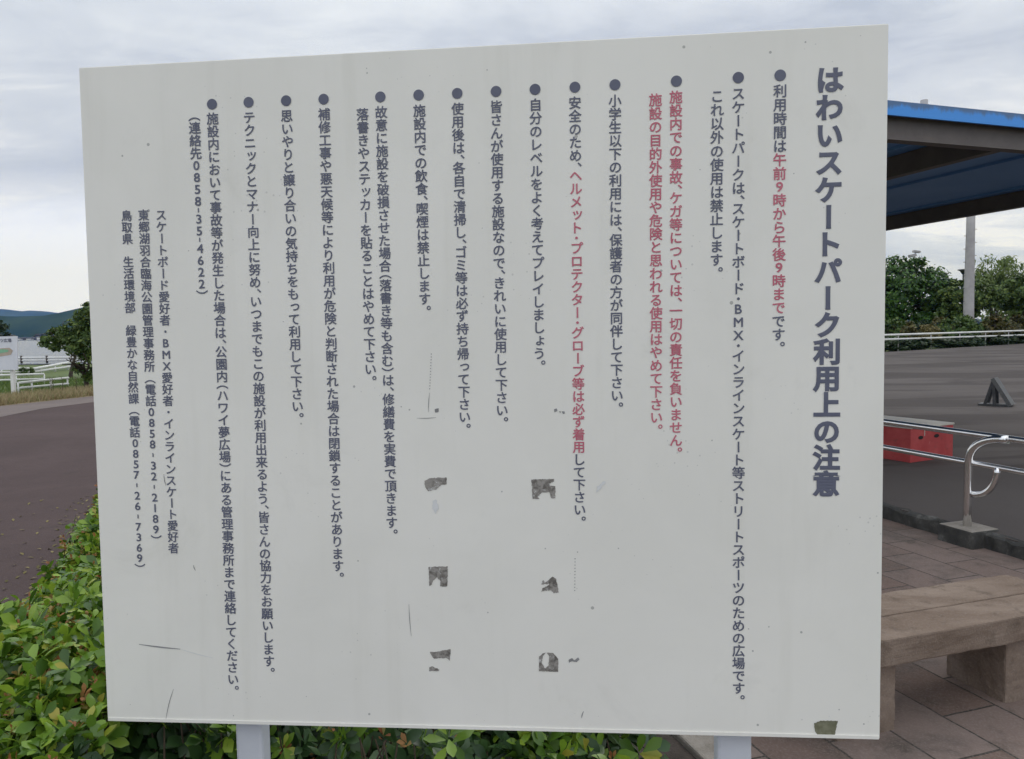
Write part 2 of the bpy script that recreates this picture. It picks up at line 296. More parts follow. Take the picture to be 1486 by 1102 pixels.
M['hay'] = leafmat('dry_grass', [(0, (0.22, 0.17, 0.09)), (0.5, (0.38, 0.30, 0.17)), (0.82, (0.48, 0.41, 0.24)), (0.9, (0.16, 0.20, 0.06)), (1, (0.14, 0.19, 0.05))], 0.8, 0.2)
M['grass'] = leafmat('green_grass', [(0, (0.055, 0.10, 0.02)), (0.6, (0.10, 0.16, 0.03)), (1, (0.17, 0.22, 0.05))], 0.7, 0.25)
t = NT('grass_ground'); c = t.mix(t.map(t.noise(0.15, 6, 0.6), 0.3, 0.7), (0.065, 0.105, 0.025), (0.115, 0.15, 0.04)); c = t.mix(t.map(t.noise(6, 5, 0.7), 0.45, 0.8, 0, 0.5), c, (0.04, 0.06, 0.018)); M['lawn'] = t.done(c, 0.95)
t = NT('verge_ground'); c = t.mix(t.map(t.noise(0.7, 6, 0.6), 0.3, 0.7), (0.24, 0.19, 0.11), (0.33, 0.27, 0.16)); M['verge'] = t.done(c, 0.95)
t = NT('lake_water'); n1 = t.noise(1.0, 5, 0.6, 0.3, co=t.mapping(scale=(0.05, 0.25, 1))); t.bump(n1, 0.7, 0.8); M['water'] = t.done((0.04, 0.055, 0.07), 0.22, 0, 0.28)
t = NT('forest_hills'); c = t.mix(t.map(t.noise(0.004, 7, 0.65), 0.35, 0.65), (0.014, 0.032, 0.012), (0.036, 0.058, 0.018)); M['hill'] = t.done(c, 1.0, 0, 0.0)

# ------------------------------------------------------------------ ground and setting
def sheet(name, pts, z, m, kind='structure', thick=None):
    v = [np.array([p[0], p[1], z]) for p in pts]; b = MB()
    if thick is None: b.add(v, [tuple(range(len(v)))])
    else:
        k = len(v); w = [q - np.array([0, 0, thick]) for q in v]
        b.add(v + w, [tuple(range(k)), tuple(range(2 * k - 1, k - 1, -1))] + [((i + 1) % k, i, k + i, k + (i + 1) % k) for i in range(k)])
    o = b.build(name, m); tag(o, kind=kind); return o
def ccw(pts):
    a = sum(pts[i][0] * pts[(i + 1) % len(pts)][1] - pts[(i + 1) % len(pts)][0] * pts[i][1] for i in range(len(pts)))
    return pts if a > 0 else pts[::-1]
S = 16000
sheet('ground', [(-S, -2000), (S, -2000), (S, S), (-S, S)], 0.0, M['lawn'])
vA, vB = P(0, 590)[:2], P(130, 576)[:2]
vd = (vB - vA) / np.linalg.norm(vB - vA); v0 = vA - vd * 22; v1 = vB + vd * 14
sheet('path', ccw([tuple(v0), tuple(v1), tuple(G(4.8, 36)[:2]), tuple(G(4.8, 15)[:2]), tuple(G(1.2, 10)[:2]), tuple(G(1.2, -8)[:2])]), 0.004, M['path'])
sA, sB, sC = P(0, 606)[:2], P(60, 594)[:2], P(130, 585)[:2]
s0 = sA - (sB - sA) * 5; s1 = sC + (sC - sB) * 4
sheet('gutter_path', ccw([tuple(v0), tuple(v1), tuple(s1), tuple(sC), tuple(sB), tuple(sA), tuple(s0)]), 0.008, M['strip'])
nrm = np.array([-vd[1], vd[0]])
sheet('verge', ccw([tuple(v0), tuple(v1), tuple(v1 + nrm * 2.4), tuple(v0 + nrm * 2.4)]), 0.006, M['verge'])
sheet('plaza_pavement', ccw([tuple(G(1.6, -6)[:2]), tuple(G(4.83, -6)[:2]), tuple(G(4.83, 14)[:2]), tuple(G(1.6, 14)[:2])]), 0.012, M['paver'])
sheet('soil_bed', ccw([tuple(G(-.78, 1.0)[:2]), tuple(G(1.46, 1.0)[:2]), tuple(G(1.46, 10)[:2]), tuple(G(-1.2, 10)[:2])]), 0.016, M['soil'])
o = MB().gbox(1.46, 1.60, 1.0, 10, -0.1, 0.045).build('bed_edging', M['footing'], bevel=0.01); tag(o, kind='structure')
eL, eR = P(1285, 511, .12)[:2], P(1486, 499, .12)[:2]; ed = (eR - eL) / np.linalg.norm(eR - eL)
e0, e1 = eL - ed * 22, eR + ed * 60
sheet('skatepark_ground', ccw([tuple(G(4.86, -10)[:2]), tuple(G(95, -10)[:2]), tuple(e1), tuple(e0), tuple(G(4.86, 36)[:2])]), 0.12, M['park'], thick=0.3)
# uneven weathered kerb
rng = random.Random(3)
b = MB(); nk = 320; V = []
for i in range(nk + 1):
    a = -4 + i * (22.0 / nk)
    j1, j2, j3 = rng.uniform(-.022, .016), rng.uniform(-.022, .008), rng.uniform(-.02, .02)
    V += [G(4.83 + j3 * .6, a, -0.05), G(4.83 + j1, a, 0.112 + j2), G(4.845 + j1, a, 0.124 + j2), G(4.885 + j3 * 1.5, a, 0.1265)]
b.add(V, [(4 * i + k, 4 * i + k + 1, 4 * i + k + 5, 4 * i + k + 4) for i in range(nk) for k in range(3)])
o = b.build('kerb', M['kerb']); tag(o, kind='structure')
# lake with its far shore
sheet('lake_water', [(-1800, 47), (-20, 47), (-5, 75), (160, 140), (900, 1150), (900, 1500), (-1800, 1500)], 0.05, M['water'])
# hills
def ridge(name, y0, y1, prof, seed, x0=-9000, x1=9000, nx=240, ny=14):
    r = np.random.RandomState(seed); xs = np.linspace(x0, x1, nx); ph = r.uniform(0, 6.28, 8)
    fr = np.array([1, 1.7, 2.9, 4.3, 7, 11, 17, 29]) * 2 * math.pi / 9000; am = np.array([.2, .18, .12, .08, .05, .035, .02, .012])
    V = np.zeros((ny, nx, 3))
    for j in range(ny):
        s = j / (ny - 1); env = math.sin(math.pi * s) ** 0.8
        wob = sum(am[k] * np.sin(fr[k] * xs + ph[k] + 2.5 * s * (k + 1) * 0.5) for k in range(8))
        V[j, :, 0] = xs; V[j, :, 1] = y0 + (y1 - y0) * s
        V[j, :, 2] = np.interp(xs, *prof) * env * (1 + wob * 0.7 * (1 - env)) - 2
    idx = np.arange(nx * ny).reshape(ny, nx)
    q = np.stack([idx[:-1, :-1], idx[:-1, 1:], idx[1:, 1:], idx[1:, :-1]], -1).reshape(-1, 4)
    o = fast_mesh(name, V.reshape(-1, 3), q, M['hill'], smooth=True); tag(o, kind='structure')
def elev(px, py, d): p = D(px, py, d); return p[0], p[2]
d1 = 2600; near = [elev(-600, 440, d1), elev(-60, 452, d1), elev(0, 458, d1), elev(30, 459, d1), elev(60, 458, d1), elev(90, 457, d1), elev(112, 453, d1), elev(130, 448, d1), elev(200, 430, d1), elev(330, 415, d1), elev(520, 432, d1), elev(900, 462, d1), elev(1600, 466, d1)]
ridge('near_hills', 2150, 3050, ([-9000] + [p[0] for p in near] + [9000], [150] + [p[1] for p in near] + [60]), 4)
d2 = 6500; far = [elev(-500, 440, d2), elev(-60, 446, d2), elev(0, 448, d2), elev(25, 451, d2), elev(42, 452, d2), elev(56, 449.5, d2), elev(70, 453.5, d2), elev(84, 453, d2), elev(100, 458, d2), elev(200, 462, d2), elev(700, 440, d2), elev(1400, 464, d2)]
ridge('far_hills', 5600, 7400, ([-9000] + [p[0] for p in far] + [9000], [300] + [p[1] for p in far] + [200]), 9)

# ------------------------------------------------------------------ the notice board
yaw, tilt, rl = math.radians(-4.88), math.radians(-0.51), math.radians(0.25)
_ax = np.array([math.cos(yaw), math.sin(yaw), 0]); _n = np.array([math.sin(yaw), -math.cos(yaw), 0]); _az = np.array([0, 0, 1.0])
_az2 = _az * math.cos(tilt) + _n * math.sin(tilt)
BX = _ax * math.cos(rl) + _az2 * math.sin(rl); BZ = _az2 * math.cos(rl) - _ax * math.sin(rl)
BN = -np.cross(BZ, BX) if np.cross(BZ, BX) @ (-_n) > 0 else np.cross(BZ, BX)
if BN[1] > 0: BN = -BN                       # towards the reader
BC = np.array([-0.093, 1.693, 1.458])
def uv(px, py):                              # photo pixel -> metres on the board face
    r = ray(px, py); p = CAM + r * (((BC - CAM) @ BN) / (r @ BN)); return np.array([(p - BC) @ BX, (p - BC) @ BZ])
def onb(q, off=0.0): return BC + BX * q[0] + BZ * q[1] + BN * off
board = thing('notice_board', 'large white notice board covered in vertical columns of slate and red writing', 'notice board', (BC[0], BC[1], 0))
cor = [uv(114, 98), uv(1290, 34), uv(1277, 1073), uv(156, 1046)]
b = MB(); b.add([onb(q) for q in cor] + [onb(q, -0.032) for q in cor], [(3, 2, 1, 0), (4, 5, 6, 7), (0, 1, 5, 4), (1, 2, 6, 5), (2, 3, 7, 6), (3, 0, 4, 7)])
panel = b.build('panel', M['sign'], board, bevel=0.0025)
# folded lip along the bottom edge and a seam line on the left edge
def strip(q0, q1, q2, q3, off0, off1):
    qs = [q0, q1, q2, q3]; return MB().add([onb(q, off1) for q in qs] + [onb(q, off0) for q in qs], [(0, 1, 2, 3), (4, 7, 6, 5), (0, 4, 5, 1), (1, 5, 6, 2), (2, 6, 7, 3), (3, 7, 4, 0)])
up = np.array([0, 0.008]); lo = np.array([0, 0.0006])
strip(cor[3] + lo + (0.003, 0), cor[2] + lo - (0.003, 0), cor[2] + up - (0.003, 0), cor[3] + up + (0.003, 0), 0.0004, 0.0022).build('edge_trim', M['sign'], panel)
def uvo(px, py, off):
    r = ray(px, py); p = CAM + r * (((BC + BN * off - CAM) @ BN) / (r @ BN)); return (p - BC) @ BX
for fr, bk in ((341.5, 394), (1094, 1037.5)):
    o0, o1 = -0.033, -0.085; u0, u1 = uvo(fr, 1080, o0), uvo(bk, 1080, o1); wd = abs(u1 - u0); uc = (u0 + u1) / 2
    top = BC + BX * uc + BZ * .70 + BN * (o0 + o1) / 2; foot = BC + BX * uc - BZ * .72 + BN * (o0 + o1) / 2; foot = np.array([foot[0], foot[1], -.25])
    MB().hexa((top + foot) / 2, BX * wd / 2, BN * (o0 - o1) / 2, (top - foot) / 2).build('post', M['postw'], board, bevel=0.008)
GC = {}
def glyph(ch, off):
    k = (ch, off)
    if k not in GC:
        cu = bpy.data.curves.new('glyph', 'FONT'); cu.body = ch; cu.size = 1; cu.resolution_u = 4; cu.bevel_depth = off; cu.bevel_resolution = 0; cu.fill_mode = 'FRONT'
        ob = bpy.data.objects.new('glyph', cu); COL.objects.link(ob); bpy.context.view_layer.update()
        ev = ob.evaluated_get(bpy.context.evaluated_depsgraph_get()); me = ev.to_mesh()
        GC[k] = (np.array([v.co[:3] for v in me.vertices]).reshape(-1, 3), [tuple(p.vertices) for p in me.polygons])
        ev.to_mesh_clear(); bpy.data.objects.remove(ob); bpy.data.curves.remove(cu)
    return GC[k]
ADV = {'、': .54, '・': .57, '（': .54, '）': .55, '-': .47}
ADVC = {'、': .54, '・': 1.0, '（': 1.0, '）': .6, '-': .92}
def adv(ch, tab): return tab.get(ch, .945 if ch in '0123456789' else 1.0)
VERT = {'、': '\ufe11', '。': '\ufe12', '（': '\ufe35', '）': '\ufe36'}
def column(name, text, p0, p1, bullet=None, contact=False, off=0.017, fit=None):
    """text with [red] runs; p0, p1 = photo position of the first and of the last full character's centre"""
    tab = ADVC if contact else ADV; chars = []; red = False
    for ch in text:
        if ch == '[': red = True
        elif ch == ']': red = False
        else: chars.append((ch, red))
    q0, q1 = uv(*p0), uv(*p1)
    last = fit if fit is not None else max(i for i, (c, r) in enumerate(chars) if c not in '。）')
    first = 0 if chars[0][0] != '（' else 1
    pos = []; y = 0.0
    for i, (c, r) in enumerate(chars):
        a = adv(c, tab); pos.append(y + a / 2); y += a
    L = pos[last] - pos[first]; em = np.linalg.norm(q1 - q0) / L; ax = (q1 - q0) / np.linalg.norm(q1 - q0)   # ax points down the column
    rt = np.array([-ax[1], ax[0]])
    bufs = [(chars[0][1], MB())]
    for (c, r), s in zip(chars, pos):
        if r != bufs[-1][0] or c in '　 ': bufs.append((r, MB()))
        if c in '　 ': continue
        cen = q0 + ax * em * (s - pos[first]); a = adv(c, tab)
        g, fc = glyph(VERT.get(c, c), off)
        x = g[:, 0].copy(); yv = g[:, 1] - 0.38
        if c in '0123456789BMX-': x = x - (g[:, 0].min() + g[:, 0].max()) / 2; yv = g[:, 1] - (0.345 if c != '-' else (g[:, 1].min() + g[:, 1].max()) / 2)
        else: x = x - 0.5
        if c in 'ー-':
            if c == '-': x, yv = yv * 0.75, -x * 1.25
            else: x, yv = yv, -x
        if c in '0123456789': x = x * 1.08; yv = yv * 1.0
        if c in 'BMX': x = x * 1.02
        if c in 'っッょゃ': x = x + .09; yv = yv + .09
        if c == '、' and a < 1: yv = yv - (0.5 - a / 2)
        if c == '（' and a < 1: yv = yv + (0.5 - a / 2)
        if c == '）' and a < 1: yv = yv - (0.5 - a / 2)
        if c == '・': x, yv = x * .85, yv * .85
        pts = cen + em * (np.outer(x, rt) - np.outer(yv, ax))
        bufs[-1][1].add([onb(q, 0.0012 + .004 * h_) for q, h_ in zip(pts, g[:, 2])], fc)
    if bullet is not None:
        q = uv(*bullet); rad = em * 0.415; n = 40
        pts = [q + rad * np.array([math.cos(6.2832 * k / n), math.sin(6.2832 * k / n)]) for k in range(n)]
        bb = MB().add([onb(p, 0.0012) for p in pts], [tuple(range(n))]); bb.build('bullet', M['text'], panel)
    for r, bf in bufs:
        if bf.n: bf.build(('red_' if r else '') + name, M['red' if r else 'text'], panel)
column('title_text', 'はわいスケートパーク利用上の注意', (1204, 116), (1198.7, 702), off=0.040)
R = 'rule_text'
column(R, '利用時間は[午前9時から午後9時まで]です。', (1132.1, 132.3), (1129.5, 485.6), (1132.1, 109.7))
column(R, 'スケートパークは、スケートボード・BMX・インラインスケート等ストリートスポーツのための広場です。', (1071.3, 136.2), (1071.7, 998.7), (1071.3, 113))
column(R, 'これ以外の使用は禁止します。', (1040.6, 139.8), (1039.6, 377.3))
column(R, '[施設内での事故、ケガ等については、一切の責任を負いません。]', (980.8, 141.1), (980.8, 639.1), (981.5, 118.2))
column(R, '[施設の目的外使用や危険と思われる使用はやめて下さい。]', (951.1, 145.3), (952.4, 605.8))
column(R, '小学生以下の利用には、保護者の方が同伴して下さい。', (892.4, 146.6), (895.3, 574), (892.4, 123.4))
column(R, '安全のため、[ヘルメット・プロテクター・グローブ等は必ず着用]して下さい。', (834.3, 149.5), (841.3, 739.6), (834.3, 126.9))
column(R, '自分のレベルをよく考えてプレイしましょう。', (777.1, 152.4), (782.6, 513), (776.5, 130.1))
column(R, '皆さんが使用する施設なので、きれいに使用して下さい。', (719.9, 155.3), (728.6, 595.4), (719.9, 133))
column(R, '使用後は、各自で清掃し、ゴミ等は必ず持ち帰って下さい。', (664.1, 158.2), (674.3, 605), (663.6, 135.9))
column(R, '施設内での飲食、喫煙は禁止します。', (608.7, 160.9), (616.4, 433.9), (607.6, 138.3))
column(R, '故意に施設を破損させた場合（落書き等も含む）は、修繕費を実費で頂きます。', (553.2, 163.1), (568.5, 758.6), (552.1, 141))
column(R, '落書きやステッカーを貼ることはやめて下さい。', (526.2, 166.4), (537.7, 535.8))
column(R, '補修工事や悪天候等により利用が危険と判断された場合は閉鎖することがあります。', (470.7, 166.1), (490.6, 821.3), (469.8, 144.3))
column(R, '思いやりと譲り合いの気持ちをもって利用して下さい。', (416.2, 168.5), (431.9, 589.7), (415.4, 146.5))
column(R, 'テクニックとマナー向上に努め、いつまでもこの施設が利用出来るよう、皆さんの協力をお願いします。', (361.8, 170.7), (390.4, 959.5), (361, 148.8))
column(R, '施設内において事故等が発生した場合は、公園内（ハワイ夢広場）にある管理事務所まで連絡してください。', (308.7, 172.4), (338.4, 985.7), (307.9, 151.6))
column(R, '（連絡先0858-35-4622）', (282.8, 185.9), (293, 412.3))
Cn = 'contact_text'
column(Cn, 'スケートボード愛好者・BMX愛好者・インラインスケート愛好者', (234, 312.2), (252.1, 795.4), contact=True)
column(Cn, '東郷湖羽合臨海公園管理事務所（電話0858-32-2189）', (208.6, 312.4), (226.6, 768.4), contact=True)
column(Cn, '鳥取県　生活環境部　緑豊かな自然課（電話0857-26-7369）', (184, 313.4), (203, 810), contact=True)

rnd = random.Random(11)
def blot(name, outlines, m, jit=0.5, off=0.0008):
    b = MB()
    for ol in outlines:
        pts = []
        for i in range(len(ol)):
            p, q = np.array(ol[i], float), np.array(ol[(i + 1) % len(ol)], float); k = max(1, int(np.linalg.norm(q - p) / 1.6))
            for s in range(k):
                w = p + (q - p) * s / k
                pts.append(w + (np.array([rnd.uniform(-jit, jit), rnd.uniform(-jit, jit)]) if s else 0))
        vs = [onb(uv(*p), off) for p in pts]; b.add(vs, [tuple(range(len(vs)))])
    return b.build(name, m, panel)
TR = 'tape_residue'
blot(TR, [[(616, 698), (624, 694), (648, 693), (648, 703), (640, 704), (634, 710), (622, 713), (617, 707)]], M['residue'])
blot(TR, [[(771, 696), (804, 695), (804, 699), (797, 702), (798, 705), (806, 706), (806, 723), (800, 723), (797, 714), (786, 715), (780, 721), (783, 724), (773, 724)]], M['residue'])
blot(TR, [[(622, 823), (650, 822), (649, 851), (639, 851), (639, 843), (634, 838), (628, 843), (627, 848), (623, 851)]], M['residue'])
blot(TR, [[(785, 848), (788, 842), (791, 846), (796, 842), (802, 837), (807, 840), (809, 851), (811, 860), (803, 861), (800, 857), (791, 857), (785, 860), (788, 853), (797, 849), (800, 845), (794, 848)]], M['residue'], .6)
blot(TR, [[(624, 946), (632, 946), (654, 942), (653, 959), (648, 955), (640, 955), (630, 956), (626, 951)], [(623, 968), (628, 967), (638, 972), (636, 974), (623, 974)]], M['residue'])
blot(TR, [[(782, 953), (788, 948), (792, 947), (788, 952), (786, 962), (791, 970), (796, 966), (797, 952), (793, 947), (803, 948), (810, 956), (810, 975), (782, 974)]], M['residue'], .35)
blot(TR, [[(1181, 1050), (1190, 1046), (1215.5, 1046), (1211, 1069), (1190, 1070), (1183, 1062)]], M['olive'])
blot(TR, [[(825, 958), (830, 955), (834, 958), (839, 954), (841, 957), (837, 961), (829, 960), (826, 962)]], M['scratch'], .5)
blot('dirt_spot', [[(804, 594), (808, 593), (809, 596), (805, 599)], [(811, 597), (814, 597), (813, 600)], [(815, 597), (819, 597), (820, 600), (817, 601)]], M['scratch'], .4)
blot('dirt_spot', [[(631, 594), (637, 593), (636, 598), (632, 599)]], M['scratch'], .6)
blot('smudge', [[(866, 707), (876, 698), (879, 699), (872, 709), (865, 715)]], M['smudge'], 1)
blot('smudge', [[(628, 727), (633, 724), (637, 738), (632, 746), (627, 738)]], M['smudge'], 1)
def scratch(p, q, w=0.9, m='scratch', seg=8, bow=0.6):
    p, q = np.array(p, float), np.array(q, float); d = (q - p) / np.linalg.norm(q - p); nn = np.array([-d[1], d[0]]); a = []; c = []
    for i in range(seg + 1):
        s = i / seg; k = p + (q - p) * s + nn * bow * math.sin(3.1 * s); ww = w * (0.25 + 0.75 * math.sin(math.pi * min(max(s, .06), .94))) / 2
        a.append(k + nn * ww); c.append(k - nn * ww)
    pts = a + c[::-1]; MB().add([onb(uv(*k), 0.0009) for k in pts], [tuple(range(len(pts)))]).build('scratch', M[m], panel)
scratch((202, 935), (262, 942), 2.0); scratch((262, 942), (310, 955), 1.0, 'smudge'); scratch((252, 1000), (241, 1044), 1.0, bow=1.2)
scratch((593.5, 877), (597, 923), 0.9); scratch((605, 607), (633, 606), 0.9); scratch((847, 1032), (844, 1042), 1.6); scratch((623.5, 570), (622, 598), 0.9)
scratch((281, 820), (284, 828), 1.2); scratch((238, 688), (241, 705), 1.0)
for x0, y0, x1, y1, st in ((626, 514, 623.5, 570, 4.2), (834.5, 811, 834, 866, 4.6)):
    n = int((y1 - y0) / st); ols = []
    for i in range(n):
        x, y = x0 + (x1 - x0) * i / n, y0 + st * i; r = .65; ols.append([(x - r, y - r), (x + r, y - r), (x + r, y + r), (x - r, y + r)])
    blot('puncture_row', ols, M['scratch'], 0)

# ------------------------------------------------------------------ bench
bench = thing('bench', 'brown concrete slab bench with two block legs beside the sign', 'bench', G(2.6, 2.45))
tx = bpy.data.textures.new('worn_edges', 'CLOUDS'); tx.noise_scale = 0.05; tx.noise_depth = 4
MB().gbox(1.84, 3.37, 2.24, 2.436, 0.29, 0.40).build('seat_slab', M['bench'], bench, bevel=0.008)
MB().gbox(1.84, 3.37, 2.442, 2.66, 0.29, 0.40).build('seat_slab', M['bench'], bench, bevel=0.008)
MB().gbox(2.03, 2.312, 2.275, 2.575, -0.03, 0.289).build('leg', M['bench'], bench, bevel=0.008)
MB().gbox(2.905, 3.19, 2.285, 2.575, -0.03, 0.289).build('leg', M['bench'], bench, bevel=0.008)

for o in bench.children:
    sb_ = o.modifiers.new('cut', 'SUBSURF'); sb_.subdivision_type = 'SIMPLE'; sb_.levels = sb_.render_levels = 5
    dm = o.modifiers.new('wear', 'DISPLACE'); dm.texture = tx; dm.strength = 0.012; dm.mid_level = 0.5; dm.texture_coords = 'LOCAL'

# ------------------------------------------------------------------ handrail on its footings
hr = thing('handrail', 'polished stainless steel handrail with two rails along the kerb', 'handrail', G(4.87, 4.14))
HB = 4.87
MB().tube([G(HB, a, .815) for a in np.linspace(-1.5, 11, 30)], .0245, 14).build('rail', M['steel'], hr)
MB().tube([G(HB, a, .60) for a in np.linspace(-1.5, 11, 30)], .0225, 14).build('rail', M['steel'], hr)
def arc(c0, c1, c2, n=12):                   # quadratic bend
    return [(1 - s) ** 2 * c0 + 2 * s * (1 - s) * c1 + s * s * c2 for s in np.linspace(0, 1, n)]
for a0 in (4.14, 7.1, 10.06, 1.18):
    MB().tube([G(HB - .028, a0, z) for z in (.06, .3, .58)] + arc(G(HB - .028, a0, .60), G(HB - .028, a0, .795), G(HB - .012, a0 - .29, .812)), .0285, 16).build('stanchion', M['steel'], hr)
    MB().tube(arc(G(HB - .02, a0 - .02, .375), G(HB - .02, a0 - .21, .385), G(HB - .008, a0 - .215, .602)), .022, 12).build('bracket', M['steel'], hr)
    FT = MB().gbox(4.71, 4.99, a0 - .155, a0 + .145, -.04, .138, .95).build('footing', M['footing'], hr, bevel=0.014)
    ft = FT; ft.data.materials.append(M['kerb']); [setattr(p_, 'material_index', 1) for p_ in ft.data.polygons if abs(p_.normal.z) < .5]  # side faces take the darker kerb material, the top stays pale

# ------------------------------------------------------------------ red box and A-frame in the skate park
rbx = thing('skate_box', 'red wooden skate box with cream top and two black hand holes', 'skate box', P(1321, 672, .12))
c0 = P(1321, 672, .12); ph = math.radians(27); ux = np.array([math.cos(ph), math.sin(ph), 0]); uy = np.array([-math.sin(ph), math.cos(ph), 0]); uz = np.array([0, 0, 1.0])
LW, LL, LH = .74, 1.9, .37
MB().hexa(c0 + ux * LW / 2 + uy * LL / 2 + uz * LH / 2, ux * LW / 2, uy * LL / 2, uz * LH / 2).build('box_body', M['redbox'], rbx, bevel=.004)
MB().hexa(c0 + ux * LW / 2 + uy * LL / 2 + uz * (LH + .012), ux * (LW / 2 + .008), uy * (LL / 2 + .008), uz * .011).build('top_board', M['boxtop'], rbx, bevel=.003)
for fx in (.20, .57):
    n = 18; cc = c0 + ux * (LW * fx + .02) + uz * .265 - uy * .003
    pts = [cc + ux * .042 * math.cos(6.2832 * k / n) + uz * .02 * math.sin(6.2832 * k / n) for k in range(n)]
    MB().add(pts + [p + uy * .05 for p in pts], [tuple(range(n))] + [(k, (k + 1) % n, n + (k + 1) % n, n + k) for k in range(n)]).build('hand_hole', M['black'], rbx)
for fy in (.5,):
    MB().hexa(c0 + ux * LW * .31 - uy * .003 + uz * .32, ux * .004, uy * .003, uz * .04).build('seam_strip', M['boxtop'], rbx)
af = thing('ramp_stand', 'small dark steel triangular stand on the asphalt', 'ramp stand', P(1447, 588, .12))
a0, a1 = P(1426, 588, .12), P(1468, 590, .12); ax_ = (a1 - a0) / np.linalg.norm(a1 - a0); dp = np.cross(uz, ax_)
wA = np.linalg.norm(a1 - a0); H = .50; apex = a0 + ax_ * wA * .42 + uz * H
def bar(p, q, r1, r2): 
    d = (q - p); L = np.linalg.norm(d); d /= L; s = np.cross(d, dp); s /= np.linalg.norm(s); return MB().hexa((p + q) / 2, s * r1, dp * r2, d * L / 2)
bar(apex + uz * .01 - ax_ * .02, a1 + uz * .02, .034, .17).build('ramp_plank', worn('grey_plank', (.085, .085, .085), (.12, .12, .115), 6, .7), af)
for s in (-1, 1):
    o_ = dp * s * .13
    bar(apex + o_, a0 + ax_ * .06 + uz * .03 + o_, .024, .024).build('leg', M['rustdark'], af)
    bar(apex + o_ - uz * .02, a0 + ax_ * wA * .46 + uz * .02 + o_, .024, .024).build('strut', M['rustdark'], af)
bar(a0 + uz * .02 - ax_ * .05, a1 + uz * .02, .018, .16).build('base_bar', M['rustdark'], af)

# ------------------------------------------------------------------ shelter roof
ZB = 3.10
pn = P(1288, 202, ZB); pf = P(1288, 335, ZB)
nA_, fB_ = pn @ AV, pf @ BV                   # near edge lies at A = nA_, right edge at B = fB_
pl = P(850, 202 - .092 * 438, ZB)
B0, B1, A0, A1 = pl @ BV, fB_, nA_, nA_ + 9.0
sh = thing('park_shelter', 'flat shelter roof with stained blue fascia, dark underside and brown beams', 'shelter', G((B0 + B1) / 2, (A0 + A1) / 2))
ZF = 3.27
for (b0, b1, a0_, a1_) in ((B0 - .06, B1 + .06, A0 - .06, A0 - .04), (B0 - .06, B1 + .06, A1 + .04, A1 + .06), (B0 - .06, B0 - .04, A0 - .04, A1 + .04), (B1 + .04, B1 + .06, A0 - .04, A1 + .04)):
    MB().gbox(b0, b1, a0_, a1_, ZF + .0, ZF + .112).build('fascia', M['fascia'], sh)
MB().gbox(B0 - .038, B1 + .038, A0 - .038, A1 + .038, ZF + .035, ZF + .085).build('roof_sheet', M['sheet'], sh)
def channel(b0, b1, a0_, a1_, z0, z1, along):
    m = MB(); fl = .012
    m.gbox(b0, b1, a0_, a1_, z0, z0 + fl); m.gbox(b0, b1, a0_, a1_, z1 - fl, z1)
    if along == 'A': return MB().gbox(b0, b1, a0_, a1_, z0, z1)
    if along == 'B': m.gbox(b0 + .002, b1 - .002, a0_ + .03, a0_ + .04, z0 + fl, z1 - fl)
    else: m.gbox(b1 - .04, b1 - .03, a0_ + .002, a1_ - .002, z0 + fl, z1 - fl); m.gbox(b0 + .03, b0 + .04, a0_ + .002, a1_ - .002, z0 + fl, z1 - fl)
    return m
channel(B0, B1, A0, A0 + .10, ZB, ZF + .03, 'B').build('beam', M['beam'], sh)
channel(B0, B1, A1 - .10, A1, ZB, ZF + .03, 'B').build('beam', M['beam'], sh)
b2 = P(1288, 262, ZB) @ BV                     # the next rafter, then one more beyond it
for bb in (B1 - .05, b2 - .05, b2 - (B1 - b2) - .05, B0 + .05):
    channel(bb - .05, bb + .05, A0 + .102, A1 - .102, ZB, ZF + .03, 'A').build('beam', M['beam'], sh)
bb = B0 + .45
while bb < B1 - .2:                            # seams of the roof sheet
    MB().gbox(bb - .02, bb + .02, A0 + .12, A1 - .12, ZF + .005, ZF + .034).build('sheet_seam', M['sheet'], sh); bb += (B1 - b2) / 2
for b_, a_ in ((B0 + .4, A0 + .8), (B1 - .5, A0 + .8), (B0 + .4, A1 - 1.2), (B1 - .5, A1 - 1.2)):
    MB().tube([G(b_, a_, -.1), G(b_, a_, ZB + .02)], .07, 18).build('post', M['beam'], sh)
for px, py in ((1341, 150), (1427.5, 163)):
    p = D(px, py, 1.0); r = ray(px, py); # small pipe ends standing on the fascia
    k = (A0 + .25 - CAM @ AV) / (r @ AV); q = CAM + r * k
    big_ = px < 1400
    MB().tube([G(q @ BV, A0 + .25, ZF + .085), G(q @ BV, A0 + .25, q[2] + (.025 if big_ else .012))], .03 if big_ else .025, 12).build('vent_pipe', M['polec'], sh)

